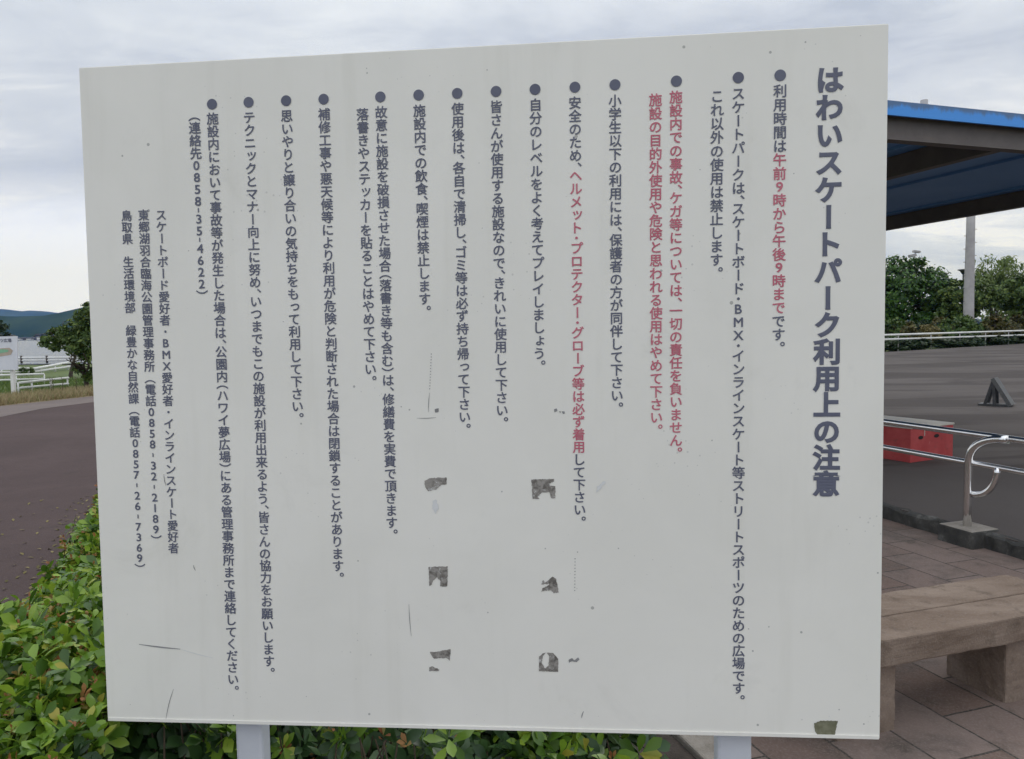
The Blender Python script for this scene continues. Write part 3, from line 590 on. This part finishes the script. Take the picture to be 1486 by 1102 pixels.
# ------------------------------------------------------------------ foliage
def leaf_quads(pts, nrm, size, rs, stretch=1.6, droop=0.0):
    n = len(pts); t = rs.normal(size=(n, 3)); t[:, 2] -= droop * 3
    t -= nrm * np.sum(t * nrm, 1, keepdims=True); t /= np.linalg.norm(t, axis=1, keepdims=True) + 1e-9
    w = np.cross(nrm, t); s = (size * rs.uniform(.6, 1.35, n))[:, None]
    a = pts - t * s * stretch / 2; c = pts + t * s * stretch / 2
    b_ = pts + w * s / 2 + nrm * s * .12; d = pts - w * s / 2 + nrm * s * .12
    V = np.stack([a, b_, c, d], 1).reshape(-1, 3); return V, np.arange(4 * n).reshape(-1, 4)
def crown(lobes, n, size, seed, stretch=1.6, shell=.75, droop=0.0, rough=.35):
    """points round a set of ellipsoid lobes (centre, radii), gathered in clumps"""
    rs = np.random.RandomState(seed); P_, N_ = [], []
    vol = np.array([np.prod(r) ** .67 for c, r in lobes]); cnt = (n * vol / vol.sum()).astype(int)
    for (c, r), k in zip(lobes, cnt):
        nc = max(6, k // 45); d = rs.normal(size=(nc, 3)); d /= np.linalg.norm(d, axis=1, keepdims=True)
        rad = np.where(rs.rand(nc) < shell, rs.uniform(.82, 1.08, nc), rs.uniform(.25, .8, nc))
        cc = d * rad[:, None]; idx = rs.randint(0, nc, k)
        off = np.clip(rs.normal(size=(k, 3)), -1.9, 1.9) * rough * .38; p = cc[idx] + off
        nn = d[idx] * .8 + rs.normal(size=(k, 3)) * .55 + np.array([0, 0, .35]); nn /= np.linalg.norm(nn, axis=1, keepdims=True)
        P_.append(np.array(c) + p * np.array(r)); N_.append(nn)
    return leaf_quads(np.concatenate(P_), np.concatenate(N_), size, rs, stretch, droop)
def limb(m, p, d, L, r, rs, depth, tips):
    pts = [np.array(p)]; d = np.array(d, float); k = 5
    for i in range(k):
        d = d + rs.normal(size=3) * .13; d /= np.linalg.norm(d); pts.append(pts[-1] + d * L / k)
    m.tube(pts, list(np.linspace(r, r * .5, k + 1)), 7); tips.append(pts[-1])
    if depth:
        for j in range(3):
            dd = d + rs.normal(size=3) * .6; dd[2] = abs(dd[2]) * .6 + .15; dd /= np.linalg.norm(dd)
            limb(m, pts[rs.randint(3, k + 1)], dd, L * .66, r * .5, rs, depth - 1, tips)
def tree(name, label, base, h_tr, r_tr, lobes, n, size, m, seed, lean=(0, 0, 1), group=None, cat='tree', k=1.0, **kw):
    base = np.array(base, float); h_tr, r_tr, size = h_tr * k, r_tr * k, size * k; lobes = [(tuple(k * q for q in c), tuple(k * q for q in r)) for c, r in lobes]; o = thing(name, label, cat, base, group); rs = np.random.RandomState(seed); b = MB(); tips = []
    limb(b, base - np.array([0, 0, .15]), lean, h_tr, r_tr, rs, 2, tips); b.build('trunk', M['bark'], o)
    V, Q = crown([(base + np.array(c), r) for c, r in lobes], n, size, seed + 1, **kw); fast_mesh('crown', V, Q, M[m], o); return o
def GP(px, d, z=0.0):
    r = ray(px, 480); k = d / r[1]; return np.array([r[0] * k, d, z])
# right-hand park trees
tree('evergreen_tree', 'broad dark evergreen tree beyond the skate park, left of the tall concrete pole', GP(1312, 71), 2.6, .32,
     [((0, 0, 4.2), (3.6, 3.0, 2.5)), ((-2.6, .5, 4.6), (2.2, 2, 2.1)), ((-.6, 0, 5.6), (2.3, 2, 1.6)), ((2.3, -.3, 4.3), (2.0, 1.9, 1.6)), ((3.6, 0, 3.3), (1.7, 1.6, 1.5)), ((.3, -.8, 2.2), (3.4, 2, 1.5)), ((-3.5, -.5, 2.5), (2.2, 2, 1.6))], 17000, .19, 'ever', 5, k=1.13, rough=.28)
tree('domed_tree', 'clipped dome shaped tree directly behind the tall concrete pole', GP(1396, 68), 1.6, .16,
     [((.1, 0, 3.55), (2.3, 2.2, 1.2)), ((-1.3, 0, 2.75), (1.2, 1.4, 1.25)), ((-.2, 0, 2.6), (1.2, 1.3, 1.0))], 9000, .16, 'dome', 21, shell=.9, rough=.2, k=1.19)
tree('domed_tree', 'dark rounded tree with a bare slanting trunk at the right edge of the picture', GP(1488, 70), 1.7, .15,
     [((.2, 0, 3.75), (2.0, 2.0, 1.25)), ((1.3, 0, 3.9), (1.5, 1.4, 1.1)), ((-.9, .2, 3.4), (1.0, 1.2, .85))], 8000, .17, 'dome', 33, lean=(-.25, 0, 1), shell=.88, rough=.25, k=1.22)
tree('willow_tree', 'thin yellow green willow with drooping twigs, right of the tall concrete pole', GP(1443, 78), 3.2, .24,
     [((0, 0, 6.0), (1.5, 1.4, 1.3)), ((-1.4, 0, 4.7), (1.1, 1.2, 1.7)), ((1.2, .2, 5.3), (1.3, 1.2, 1.6)), ((2.6, 0, 4.6), (1.4, 1.1, 1.6)), ((.2, 0, 4.0), (.8, 1.2, 1.5)), ((1.2, 0, 3.4), (1.2, 1.2, 1.0))], 4600, .13, 'willow', 47, lean=(.05, 0, 1), stretch=3.4, droop=.9, rough=.55, shell=.7, k=1.18)
tree('background_tree', 'pale green tree low behind the willow near the right edge', GP(1470, 84), 2.0, .2,
     [((0, 0, 3.2), (3.2, 2.2, 1.9)), ((2.6, 0, 3.4), (2.6, 2, 1.9))], 4500, .24, 'willow', 52)
for i, (px, d, s_) in enumerate(((1200, 70, 1.0), (1075, 74, 1.2), (930, 78, .9), (1560, 72, 1.1), (1650, 66, 1.2))):
    pass
# shrubs along the far edge of the park: one of each kind, then copies
def shrub(kind, m, seed, label):
    o = thing('shrub', label, 'shrub', (0, 0, 0), 'shrubs along the far white guard rails'); rs = np.random.RandomState(seed); b = MB()
    for k in range(6):
        a = rs.uniform(0, 6.28); b.tube([np.array([0, 0, -.1]), np.array([math.cos(a) * .35, math.sin(a) * .35, .5]), np.array([math.cos(a) * .6, math.sin(a) * .6, .95])], [.04, .03, .012], 6)
    b.build('stem', M['bark'], o)
    V, Q = crown([((0, 0, .62), (1.0, .9, .6)), ((.45, .1, .8), (.6, .6, .45)), ((-.5, -.1, .7), (.6, .6, .5))], 2600, .11, seed, shell=.7, rough=.4); fast_mesh('foliage', V, Q, M[m], o); return o
def dup(o, loc, scale, rz, label, group=None):
    r = o.copy(); COL.objects.link(r); r.location = tuple(loc); r.scale = scale; r.rotation_euler = (0, 0, rz); r['label'] = label
    for ch in o.children:
        c = ch.copy(); COL.objects.link(c); c.parent = r
    return r
LBL = {'bushg': 'leafy green', 'bushb': 'bronze tinged', 'bushy': 'dry yellow', 'bushd': 'dark green'}
protos = {}
plan = [  # px, y of the top, along-edge offset behind the rail (m), half width (m), kind, where
 (1290, 464, 3.0, 1.7, 'bushg', 'beside the edge of the notice board'), (1312, 468, 2.2, 1.3, 'bushb', 'below the dark evergreen tree'),
 (1333, 466, 3.6, 1.3, 'bushd', 'in shade below the dark evergreen tree'), (1347, 470, 2.0, 0.9, 'bushy', 'where the planting has a bare gap'),
 (1362, 462, 3.2, 1.2, 'bushb', 'just right of the bare gap'), (1384, 462, 2.0, 1.5, 'bushg', 'left of the foot of the tall pole'),
 (1402, 458, 3.0, 1.3, 'bushg', 'hiding the foot of the tall concrete pole'), (1425, 462, 2.2, 1.7, 'bushb', 'right of the foot of the tall pole'),
 (1446, 461, 3.0, 1.5, 'bushg', 'below the willow trunk'), (1463, 458, 2.0, 1.6, 'bushb', 'between the willow and the rounded tree'), (1484, 457, 2.4, 1.7, 'bushb', 'at the right edge of the picture')]
front = [(1296, 490, .7, 1.3, 'bushd', 'low under the rails beside the notice board'), (1322, 491, .7, 1.2, 'bushd', 'low under the rails left of the bare gap'),
 (1338, 488, .7, .6, 'bushy', 'low under the rails at the bare gap'), (1377, 490, .7, 1.3, 'bushd', 'low under the rails right of the bare gap'), (1402, 487, .7, 1.3, 'bushd', 'low under the rails below the tall pole'),
 (1430, 487, .7, 1.4, 'bushd', 'low under the rails below the willow'), (1456, 485, .7, 1.4, 'bushd', 'low under the rails near the right edge'), (1482, 484, .7, 1.5, 'bushd', 'low under the rails at the right edge of the picture')]
en = np.array([-ed[1], ed[0]])               # away from the camera
if en[1] < 0: en = -en
for i, (px, py, off, hw, kd, where) in enumerate(plan + front):
    r = ray(px, py)[:2]; o2 = eL + en * (off + .9); k = np.cross(o2, ed) / np.cross(r, ed); g = r * k; zt = EYE + ray(px, py)[2] * k
    hgt = max(zt, .5); lab = LBL[kd] + ' shrub ' + where
    if kd not in protos: protos[kd] = shrub(kd, kd, 60 + i, lab); o = protos[kd]; o.location = (g[0], g[1], 0); o.scale = (hw, hw, hgt / 1.3); o.rotation_euler = (0, 0, i * 1.3)
    else: dup(protos[kd], (g[0], g[1], 0), (hw, hw, hgt / 1.3), i * 1.7, lab)
# guard rails at the far edge
gr = thing('guard_rail', 'long white two-rail pipe guard along the far edge of the skate park', 'guard rail', (eL[0], eL[1], 0))
def on_edge(px, py, off):
    r = ray(px, py); o2 = eL + en * off; k = np.cross(o2, ed) / np.cross(r[:2], ed); return CAM + r * k
for ya, yb in ((486.5, 480), (493, 486.5)):
    p, q = on_edge(1283, ya, .9), on_edge(1486, yb, .9); d_ = q - p
    MB().tube([p - d_ * .8, p, q, q + d_ * 1.6], .062, 10).build('rail', M['railw'], gr)
p, q = on_edge(1283, 486.5, .9), on_edge(1486, 480, .9); L_ = np.linalg.norm(q - p)
for i in range(-4, 13):
    w = p + (q - p) * ((i + .4) * 5 / L_); MB().tube([np.array([w[0], w[1], -.1]), w - uz * .07], .035, 8).build('post', M['polec'], gr)
# tall concrete pole, and lamps behind the trees
pb = GP(1405, 64); pole = thing('concrete_pole', 'tall grey tapering concrete pole rising behind the shrubs', 'pole', pb)
MB().tube([pb + uz * z for z in (-.3, 3, 6, 9, 14.2)], [.435, .405, .37, .34, .31], 24).build('shaft', M['polec'], pole)
MB().tube([pb + uz * 14.2, pb + uz * 14.32], [.33, .33], 24).build('cap', M['polec'], pole)
for i in range(14):
    s = 1 if i % 2 else -1; z = 2.6 + .55 * i; MB().tube([pb + uz * z + _r0 * s * .34, pb + uz * z + _r0 * s * .55], .022, 6).build('step_bolt', M['rustdark'], pole)
lb = GP(1396, 75); lamp = thing('park_lamp', 'dark park lamp with a flat dish shaped head left of the tall pole', 'lamp', lb)
zt = EYE + ray(1395, 392)[2] / ray(1395, 392)[1] * 75
MB().tube([lb, lb + uz * (zt - .25)], .07, 10).build('post', M['rustdark'], lamp)
MB().tube([lb + uz * (zt - .45), lb + uz * (zt - .12), lb + uz * zt, lb + uz * (zt + .05)], [.10, .30, .52, .50], 18).build('lamp_head', M['rustdark'], lamp)
lb = GP(1325, 72); zt = EYE + ray(1325, 372)[2] / ray(1325, 372)[1] * 72
fl = thing('floodlight', 'pair of floodlights on a mast showing above the dark evergreen tree', 'floodlight', lb)
MB().tube([lb, lb + uz * zt], .06, 8).build('mast', M['polec'], fl)
MB().hexa(lb + uz * (zt + .05) - _r0 * .2, np.array([.3, 0, .06]), np.array([0, .2, 0]), np.array([-.03, 0, .13])).build('lamp_head', M['polec'], fl)
MB().hexa(lb + uz * (zt + .42) + _r0 * .18, np.array([.3, 0, -.04]), np.array([0, .2, 0]), np.array([.01, 0, .09])).build('lamp_head', M['polec'], fl)
MB().tube([lb + uz * zt, lb + uz * (zt + .4) + _r0 * .1], .04, 6).build('bracket', M['polec'], fl)

# ------------------------------------------------------------------ left background
sb = thing('map_sign', 'white map signboard with a green and tan plan on a single post', 'sign', P(17, 577))
sp0 = P(17, 577); dsg = sp0[1]
def SG(px, py): return D(px, py, dsg)
q = [SG(-62, 490), SG(24.5, 488), SG(25.5, 537), SG(-60, 539)]; th = np.array([0, .04, 0])
sbp = MB().add(q + [p + th for p in q], [(3, 2, 1, 0), (4, 5, 6, 7), (0, 1, 5, 4), (1, 2, 6, 5), (2, 3, 7, 6), (3, 0, 4, 7)]).build('sign_panel', worn('map_white', (.70, .71, .76), (.62, .63, .69), 3, .5), sb)
fw = np.array([0, -.006, 0])
def patch(pts, m, nm): MB().add([SG(*p) + fw for p in pts], [tuple(range(len(pts)))]).build(nm, m, sbp)
patch([(-45, 516), (-20, 508), (5, 505.5), (14, 505), (19, 509), (16, 515), (5, 517), (-10, 519), (-30, 523)], worn('map_tan', (.42, .34, .27), (.48, .40, .33), 5, .6), 'map_area'); fw = np.array([0, -.010, 0])
patch([(-40, 516), (-15, 509), (5, 507), (13, 508), (12, 511), (3, 512.5), (-12, 515), (-32, 520)], worn('map_green', (.20, .42, .27), (.25, .48, .32), 5, .6), 'map_area')
bt = MB()
for i, ch in enumerate('スポーツ広場'):
    g, fc = glyph(ch, 0.02); cx_ = -14 + i * 5.6; cen = SG(cx_, 494.4 - .0143 * cx_)
    bt.add([cen + _r0 * (x - .5) * .108 + uz * (y - .38) * .108 + np.array([0, -.008, 0]) for x, y, _z in g], fc)
bt.build('sign_text', M['text'], sbp)
MB().hexa(sp0 + uz * .40 + np.array([0, .1, 0]), _r0 * .045, np.array([0, .045, 0]), uz * .55).build('post', M['railw'], sb)
def fence(label, ends, ds, ys, r, post_px, pr='railw', ztop=0.0):
    """low pipe fence: rails run between two photo columns at the given distances"""
    (xa, xb), (da, db) = ends, ds
    pa, pb_ = D(xa, ys[0][0], da), D(xb, ys[0][1], db); o = thing('low_fence', label, 'fence', (pa[0], pa[1], 0), 'low white fences by the lake')
    for ya, yb in ys: MB().tube([D(xa, ya, da), D(xb, yb, db)], r, 8).build('rail', M['railw'], o)
    for s in post_px:
        w = pa + (pb_ - pa) * s; MB().tube([np.array([w[0], w[1], -.05]), w + uz * ztop], r * .7 if pr == 'railw' else .07, 8).build('post', M[pr], o)
    return o
fence('nearest white rail fence standing in the dry grass by the dark pine', (26, 99), (22, 25), ((556, 548.5), (563.5, 557)), .036, (.0, .25, .62, .98))
fence('white rail fence passing behind the post of the map sign', (-90, 64), (25, 27), ((547.5, 543), (554.5, 550)), .036, (.1, .4, .72, 1))
fence('white rail fence directly below the map signboard', (-80, 43), (32, 33), ((535, 534.5), (541, 540)), .05, (.1, .5, .66, .92), ztop=.02)
fence('thick white rail fence slanting down to the lake beside the pine', (44, 110), (34, 40), ((536.5, 524.5), (540.5, 531)), .065, (.0, .2, .5, .8, 1))
fence('lakeside white rail fence with dark wooden posts', (-80, 120), (50, 50), ((520, 519), (524, 523)), .06, (.1, .33, .555, .74, .92), 'wood', .14)
tree('pine_tree', 'bushy dark green pine beside the left edge of the notice board', GP(124, 23.5), 1.0, .09,
     [((0, 0, 1.35), (.62, .6, .42)), ((-.5, 0, 1.45), (.45, .5, .3)), ((.12, 0, 2.0), (.42, .5, .42)), ((.1, 0, .6), (.42, .5, .25)), ((.65, 0, 1.6), (.8, .7, .9)), ((-.3, 0, 1.78), (.36, .36, .28)), ((.3, 0, 2.35), (.45, .4, .3))], 5200, .062, 'pine', 71, stretch=2.6, rough=.45, cat='tree')
tree('pine_tree', 'low spreading dark pine bough reaching out over the lake', GP(100, 31), 1.3, .09,
     [((-.75, 0, 1.62), (.62, .5, .30)), ((-.1, 0, 1.8), (.7, .5, .35)), ((.6, 0, 1.9), (.8, .6, .5))], 4200, .075, 'pine', 75, stretch=2.6, rough=.4)
tree('broadleaf_tree', 'small tree crown at the left edge above the map sign', GP(-8, 62), 1.5, .1, [((0, 0, 2.4), (1.0, .9, .85)), ((-.6, 0, 2.1), (1.0, .9, .8))], 3000, .13, 'bushd', 77)
o = dup(protos['bushg'], GP(35, 33), (.26, .26, .32), .4, 'small round green shrub just right of the map signboard'); 
if 'group' in o: del o['group']
# dry verge grass and the lawn beyond it
rs = np.random.RandomState(8)
def blades(n, org, du, dv, h, w, m, name):
    a = rs.rand(n, 2); p = np.zeros((n, 3)); p[:, :2] = org + a[:, :1] * du + a[:, 1:] * dv
    an = rs.uniform(0, 6.28, n); dx = np.stack([np.cos(an), np.sin(an), np.zeros(n)], 1) * (w * rs.uniform(.6, 1.4, n))[:, None]
    hh = h * rs.uniform(.35, 1.2, n); ln = rs.normal(size=(n, 3)) * .45; ln[:, 2] = 1; tip = p + ln * hh[:, None]; mid = p + (tip - p) * .55 + np.array([0, 0, .08]) * hh[:, None]
    V = np.stack([p - dx, p + dx, mid + dx * .7, mid - dx * .7, tip - dx * .15, tip + dx * .15], 1).reshape(-1, 3); i = np.arange(n)[:, None] * 6
    Q = np.concatenate([i + np.array([0, 1, 2, 3]), i + np.array([3, 2, 5, 4])]); o = fast_mesh(name, V, Q, m); tag(o, 'dry straw coloured grass along the path edge' if m == M['hay'] else 'short green lawn grass behind the dry verge', 'grass', kind='stuff')
blades(26000, v0 + vd * 17 + nrm * .05, vd * 13, nrm * 1.9, .20, .007, M['hay'], 'verge_grass')
blades(22000, v0 + vd * 15 + nrm * 1.8, vd * 17, nrm * 9, .12, .010, M['grass'], 'lawn_grass')
wd = MB()
for px, dd in ((69, 20.6), (72, 20.7), (86, 21.2), (106, 21.4)):
    b0 = GP(px, dd)
    stalk = thing('dry_weed', {69: 'tallest dry weed stalk in the verge, left of a pair', 72: 'dry weed stalk in the verge, right of the pair', 86: 'single dry weed stalk in front of the nearest white fence', 106: 'dry weed stalk below the dark pine'}[px], 'weed', b0)
    m = MB(); m.tube([b0, b0 + uz * .3 + _r0 * .02, b0 + uz * .55], [.008, .007, .004], 5)
    for k in range(5): m.tube([b0 + uz * (.25 + .06 * k), b0 + uz * (.33 + .06 * k) + _r0 * (.07 if k % 2 else -.07)], [.005, .003], 5)
    m.build('stalk', M['twig'], stalk)
# far shore: houses and a wooded bank
for i, (px, w_, h_, c_) in enumerate(((28.5, 4, 2.6, 0), (33, 5, 2.6, 1), (36.5, 4, 2.8, 0), (43, 8, 2.2, 0), (48.5, 4, 2.4, 1), (52, 4, 2.6, 1), (56.5, 5, 4.5, 0), (61, 4, 3, 1))):
    dd = 1418 + (i % 3) * 8; b0 = GP(px, dd, 1.0); o = thing('house', ['white low house', 'brown house'][c_] + ' on the far lake shore, %s from the map sign' % ['first', 'second', 'third', 'fourth', 'fifth', 'sixth', 'seventh', 'eighth'][i], 'house', b0, 'houses on the far shore')
    MB().hexa(b0 + uz * h_ / 2, _r0 * w_ / 2, np.array([0, 4, 0]), uz * h_ / 2).build('wall', M['railw'] if c_ == 0 else M['beam'], o)
    MB().add([b0 + np.array([sx * (w_ / 2 + .6), sy * 4.6, h_]) for sy in (-1, 1) for sx in (-1, 1)] + [b0 + np.array([sx * (w_ / 2 + .4), 0, h_ + 2.6]) for sx in (-1, 1)], [(0, 1, 5, 4), (3, 2, 4, 5), (0, 4, 2), (1, 3, 5), (0, 2, 3, 1)]).build('roof', M['rustdark'], o)
V, Q = crown([((x, 1446 + (i % 3) * 12, 4.5), (34, 10, 6 + (i * 7 % 5))) for i, x in enumerate(np.arange(-1700, 1000, 48))], 26000, 3.0, 91, shell=.8)
tag(fast_mesh('shore_woods', V, Q, M['bushb']), 'dark band of trees along the far lake shore', 'woods', kind='stuff')

# ------------------------------------------------------------------ the hedge: twigs, whorls of leaves and copper new shoots
rs = np.random.RandomState(5)
def leaf_shape(L, Wd, bend, fold):
    """obovate leaf along +Y, 8 quads; widest past the middle"""
    ys = np.array([0, .22, .48, .74, 1.0]); ws = np.array([.10, .42, .86, .92, .12]) * Wd / 2; V = []
    for y, w in zip(ys, ws):
        zc = -bend * y * y * L; V += [(-w, y * L, zc + fold * w), (0, y * L, zc), (w, y * L, zc + fold * w)]
    Q = []
    for i in range(4): Q += [(3 * i, 3 * i + 1, 3 * i + 4, 3 * i + 3), (3 * i + 1, 3 * i + 2, 3 * i + 5, 3 * i + 4)]
    return np.array(V), np.array(Q)
def whorl(n, L, tilt0, tilt1, seed):
    r = np.random.RandomState(seed); Vs, Qs = [], []; k = 0
    for i in range(n):
        l = L * r.uniform(.7, 1.15); V, Q = leaf_shape(l, l * r.uniform(.46, .60), r.uniform(.05, .35), r.uniform(.05, .3)); V = V + np.array([0, .006, 0])
        tl = r.uniform(tilt0, tilt1); c, s = math.cos(tl), math.sin(tl); V = V @ np.array([[1, 0, 0], [0, c, s], [0, -s, c]])
        ro = r.uniform(-.5, .5); c, s = math.cos(ro), math.sin(ro)
        a = i * 2.4 + r.uniform(-.3, .3); ca, sa = math.cos(a), math.sin(a); V = V @ np.array([[ca, sa, 0], [-sa, ca, 0], [0, 0, 1]])
        V[:, 2] -= i * .004; Vs.append(V); Qs.append(Q + k); k += len(V)
    return np.concatenate(Vs), np.concatenate(Qs)
WH = [whorl(7 + i % 4, .050 + .004 * (i % 3), -.15, .85, 100 + i) for i in range(7)]
NW = [whorl(4 + i % 3, .024, .7, 1.25, 200 + i) for i in range(4)]
def hedge_top(b, a): return .60 + .05 * math.sin(1.7 * a + b * 2.3) + .03 * math.sin(9 * a + 3 * b) * math.sin(8 * b - 2 * a) + .035 * math.sin(4.1 * a + 5 * b + 1) - .10 * max(0, abs((b + .05) / 1.05)) ** 6
def b_left(a): return -.96 - .072 * (a - 3.0)
def scatter(tmpl, n, mask, zj, out, tilt=.55, sc=(.8, 1.25)):
    cnt = 0
    while cnt < n:
        b_, a_, f = mask(); z = hedge_top(b_, a_) + zj(f); V, Q = tmpl[rs.randint(len(tmpl))]
        ax = rs.normal(size=2) * tilt; nrm_ = np.array([ax[0], ax[1], 1.0]) + f[1]; nrm_ /= np.linalg.norm(nrm_)
        t_ = np.cross(nrm_, rs.normal(size=3)); t_ /= np.linalg.norm(t_); w_ = np.cross(nrm_, t_); s = rs.uniform(*sc)
        out.append(((V * s) @ np.stack([t_, w_, nrm_]) + G(b_, a_, z), Q)); cnt += 1
def emit(out, mat_, name):
    k = 0; Qs = []
    for V, Q in out: Qs.append(Q + k); k += len(V)
    return fast_mesh(name, np.concatenate([v for v, q in out]), np.concatenate(Qs), mat_, hedge, smooth=True)
hedge = thing('hedge', 'leafy green hedge with copper young shoots growing round the notice board', 'hedge', G(-.1, 3))
pts_post = [onb(uv(367, 1065), -.06), onb(uv(1065, 1065), -.06)]
def front_a(b_): return 1.80 if b_ > -.62 else 1.45        # the hedge starts behind the board, and reaches past its left edge
def ok(b_, a_):
    p = G(b_, a_)
    for q in pts_post:
        if np.hypot(p[0] - q[0], p[1] - q[1]) < .10: return False
    d = (p - BC) @ BN                                       # metres in front of the board face
    u = (p - BC) @ BX
    if -.93 < u and d > -.14: return False
    return True
def m_top():
    while True:
        a = 1.3 + 6.2 * rs.rand() ** 1.25; bl = b_left(a); r = rs.rand()
        if r < .62: b_ = bl + abs(rs.normal()) * .38
        else: b_ = bl + rs.rand() * (.94 - bl)
        if b_ > .94 or not ok(b_, a): continue
        e = max(0, 1 - (b_ - bl) / .14); return b_, a, (0, np.array([-BV[0] * e, -BV[1] * e, 0]) * 1.2, e)
def m_side():
    while True:
        a = 1.3 + 6.2 * rs.rand() ** 1.2; b_ = b_left(a) + rs.normal() * .03
        if ok(b_, a): return b_, a, (1, -BV * 1.4)
def m_front():
    while True:
        b_ = -.95 + 1.9 * rs.rand(); p = onb(np.array([0, 0]), -.15); a = 1.62 + .7 * rs.rand() + .25 * 0
        if ok(b_, a) : return b_, a, (2, -AV * .8)
def m_near():
    while True:
        a = 1.2 + 2.2 * rs.rand(); bl = b_left(a); b_ = bl - .1 + rs.rand() * .9
        if ok(b_, a): return b_, a, (3, np.zeros(3))
def m_right():
    while True:
        a = 1.7 + 3 * rs.rand(); b_ = .93 + rs.normal() * .04
        if ok(b_, a): return b_, a, (4, BV * 1.3)
ztop = lambda f: (rs.uniform(.02, .075) if rs.rand() < .16 else -abs(rs.normal()) * .045) - (.10 * f[2] * rs.rand() if len(f) > 2 else 0)
L_ = []
scatter(WH, 3000, m_top, ztop, L_, .75); scatter(WH, 1050, m_near, lambda f: (rs.uniform(.03, .09) if rs.rand() < .2 else .02 - abs(rs.normal()) * .07), L_, .8, (.72, 1.2)); scatter(WH, 900, m_side, lambda f: -.05 - rs.rand() * .5, L_)
emit(L_, M['leaf'], 'foliage'); L_ = []
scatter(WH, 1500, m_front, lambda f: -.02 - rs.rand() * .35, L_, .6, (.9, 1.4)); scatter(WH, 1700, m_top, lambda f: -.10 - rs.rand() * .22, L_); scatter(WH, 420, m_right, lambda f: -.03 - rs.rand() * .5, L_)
emit(L_, M['leafdark'], 'dark_foliage'); L_ = []  # darker leaves set below the top and along the front and right side
scatter(NW, 340, m_top, lambda f: .02 + rs.rand() * .03, L_, .4, (.6, 1.1)); scatter(NW, 190, m_near, lambda f: .02 + rs.rand() * .04, L_, .4, (.6, 1.1)); scatter(NW, 110, m_front, lambda f: -rs.rand() * .12, L_, .4, (.8, 1.2))
emit(L_, M['newleaf'], 'new_growth')
tw = MB()
for i in range(900):
    b_, a, f = (m_top, m_near, m_front)[i % 3](); z = hedge_top(b_, a); p = G(b_, a, 0) 
    r = np.array([rs.normal() * .12, rs.normal() * .12, 0]); tw.tube([p + r + uz * .02, p + r * .5 + uz * z * .5, p + uz * (z - .02)], [.006, .0045, .002], 4, cap=False)
tw.build('twigs', M['twig'], hedge)
# leaf litter on the path beside the hedge
Vs, Qs = [], []; k = 0
for i in range(430):
    a = 2.5 + 6 * rs.rand(); b_ = b_left(a) - .12 - abs(rs.normal()) * .22 if i % 3 else b_left(a) - .15 - rs.rand() * 1.6
    V, Q = leaf_shape(rs.uniform(.02, .05), .022, .3, .2); an = rs.rand() * 6.28; c, s = math.cos(an), math.sin(an); V = V @ np.array([[c, s, 0], [-s, c, 0], [0, 0, 1]]); Vs.append(V + G(b_, a, .016)); Qs.append(Q + k); k += len(V)
tag(fast_mesh('leaf_litter', np.concatenate(Vs), np.concatenate(Qs), M['bushy'], smooth=True), 'fallen yellow leaves scattered on the path by the hedge', 'leaves', kind='stuff')

# ------------------------------------------------------------------ air
hz = MB().hexa((0, 4000, 399), (9600, 0, 0), (0, 4700, 0), (0, 0, 400)).build('haze', None); tag(hz, kind='stuff')
mm = bpy.data.materials.new('air_haze'); mm.use_nodes = True; mm.node_tree.nodes.clear()
pv = mm.node_tree.nodes.new('ShaderNodeVolumePrincipled'); ou = mm.node_tree.nodes.new('ShaderNodeOutputMaterial')
pv.inputs['Color'].default_value = (0.20, 0.38, 1.0, 1); pv.inputs['Absorption Color'].default_value = (1, 1, 1, 1); pv.inputs['Density'].default_value = 0.000075; mm.node_tree.links.new(pv.outputs[0], ou.inputs['Volume']); hz.data.materials.append(mm)
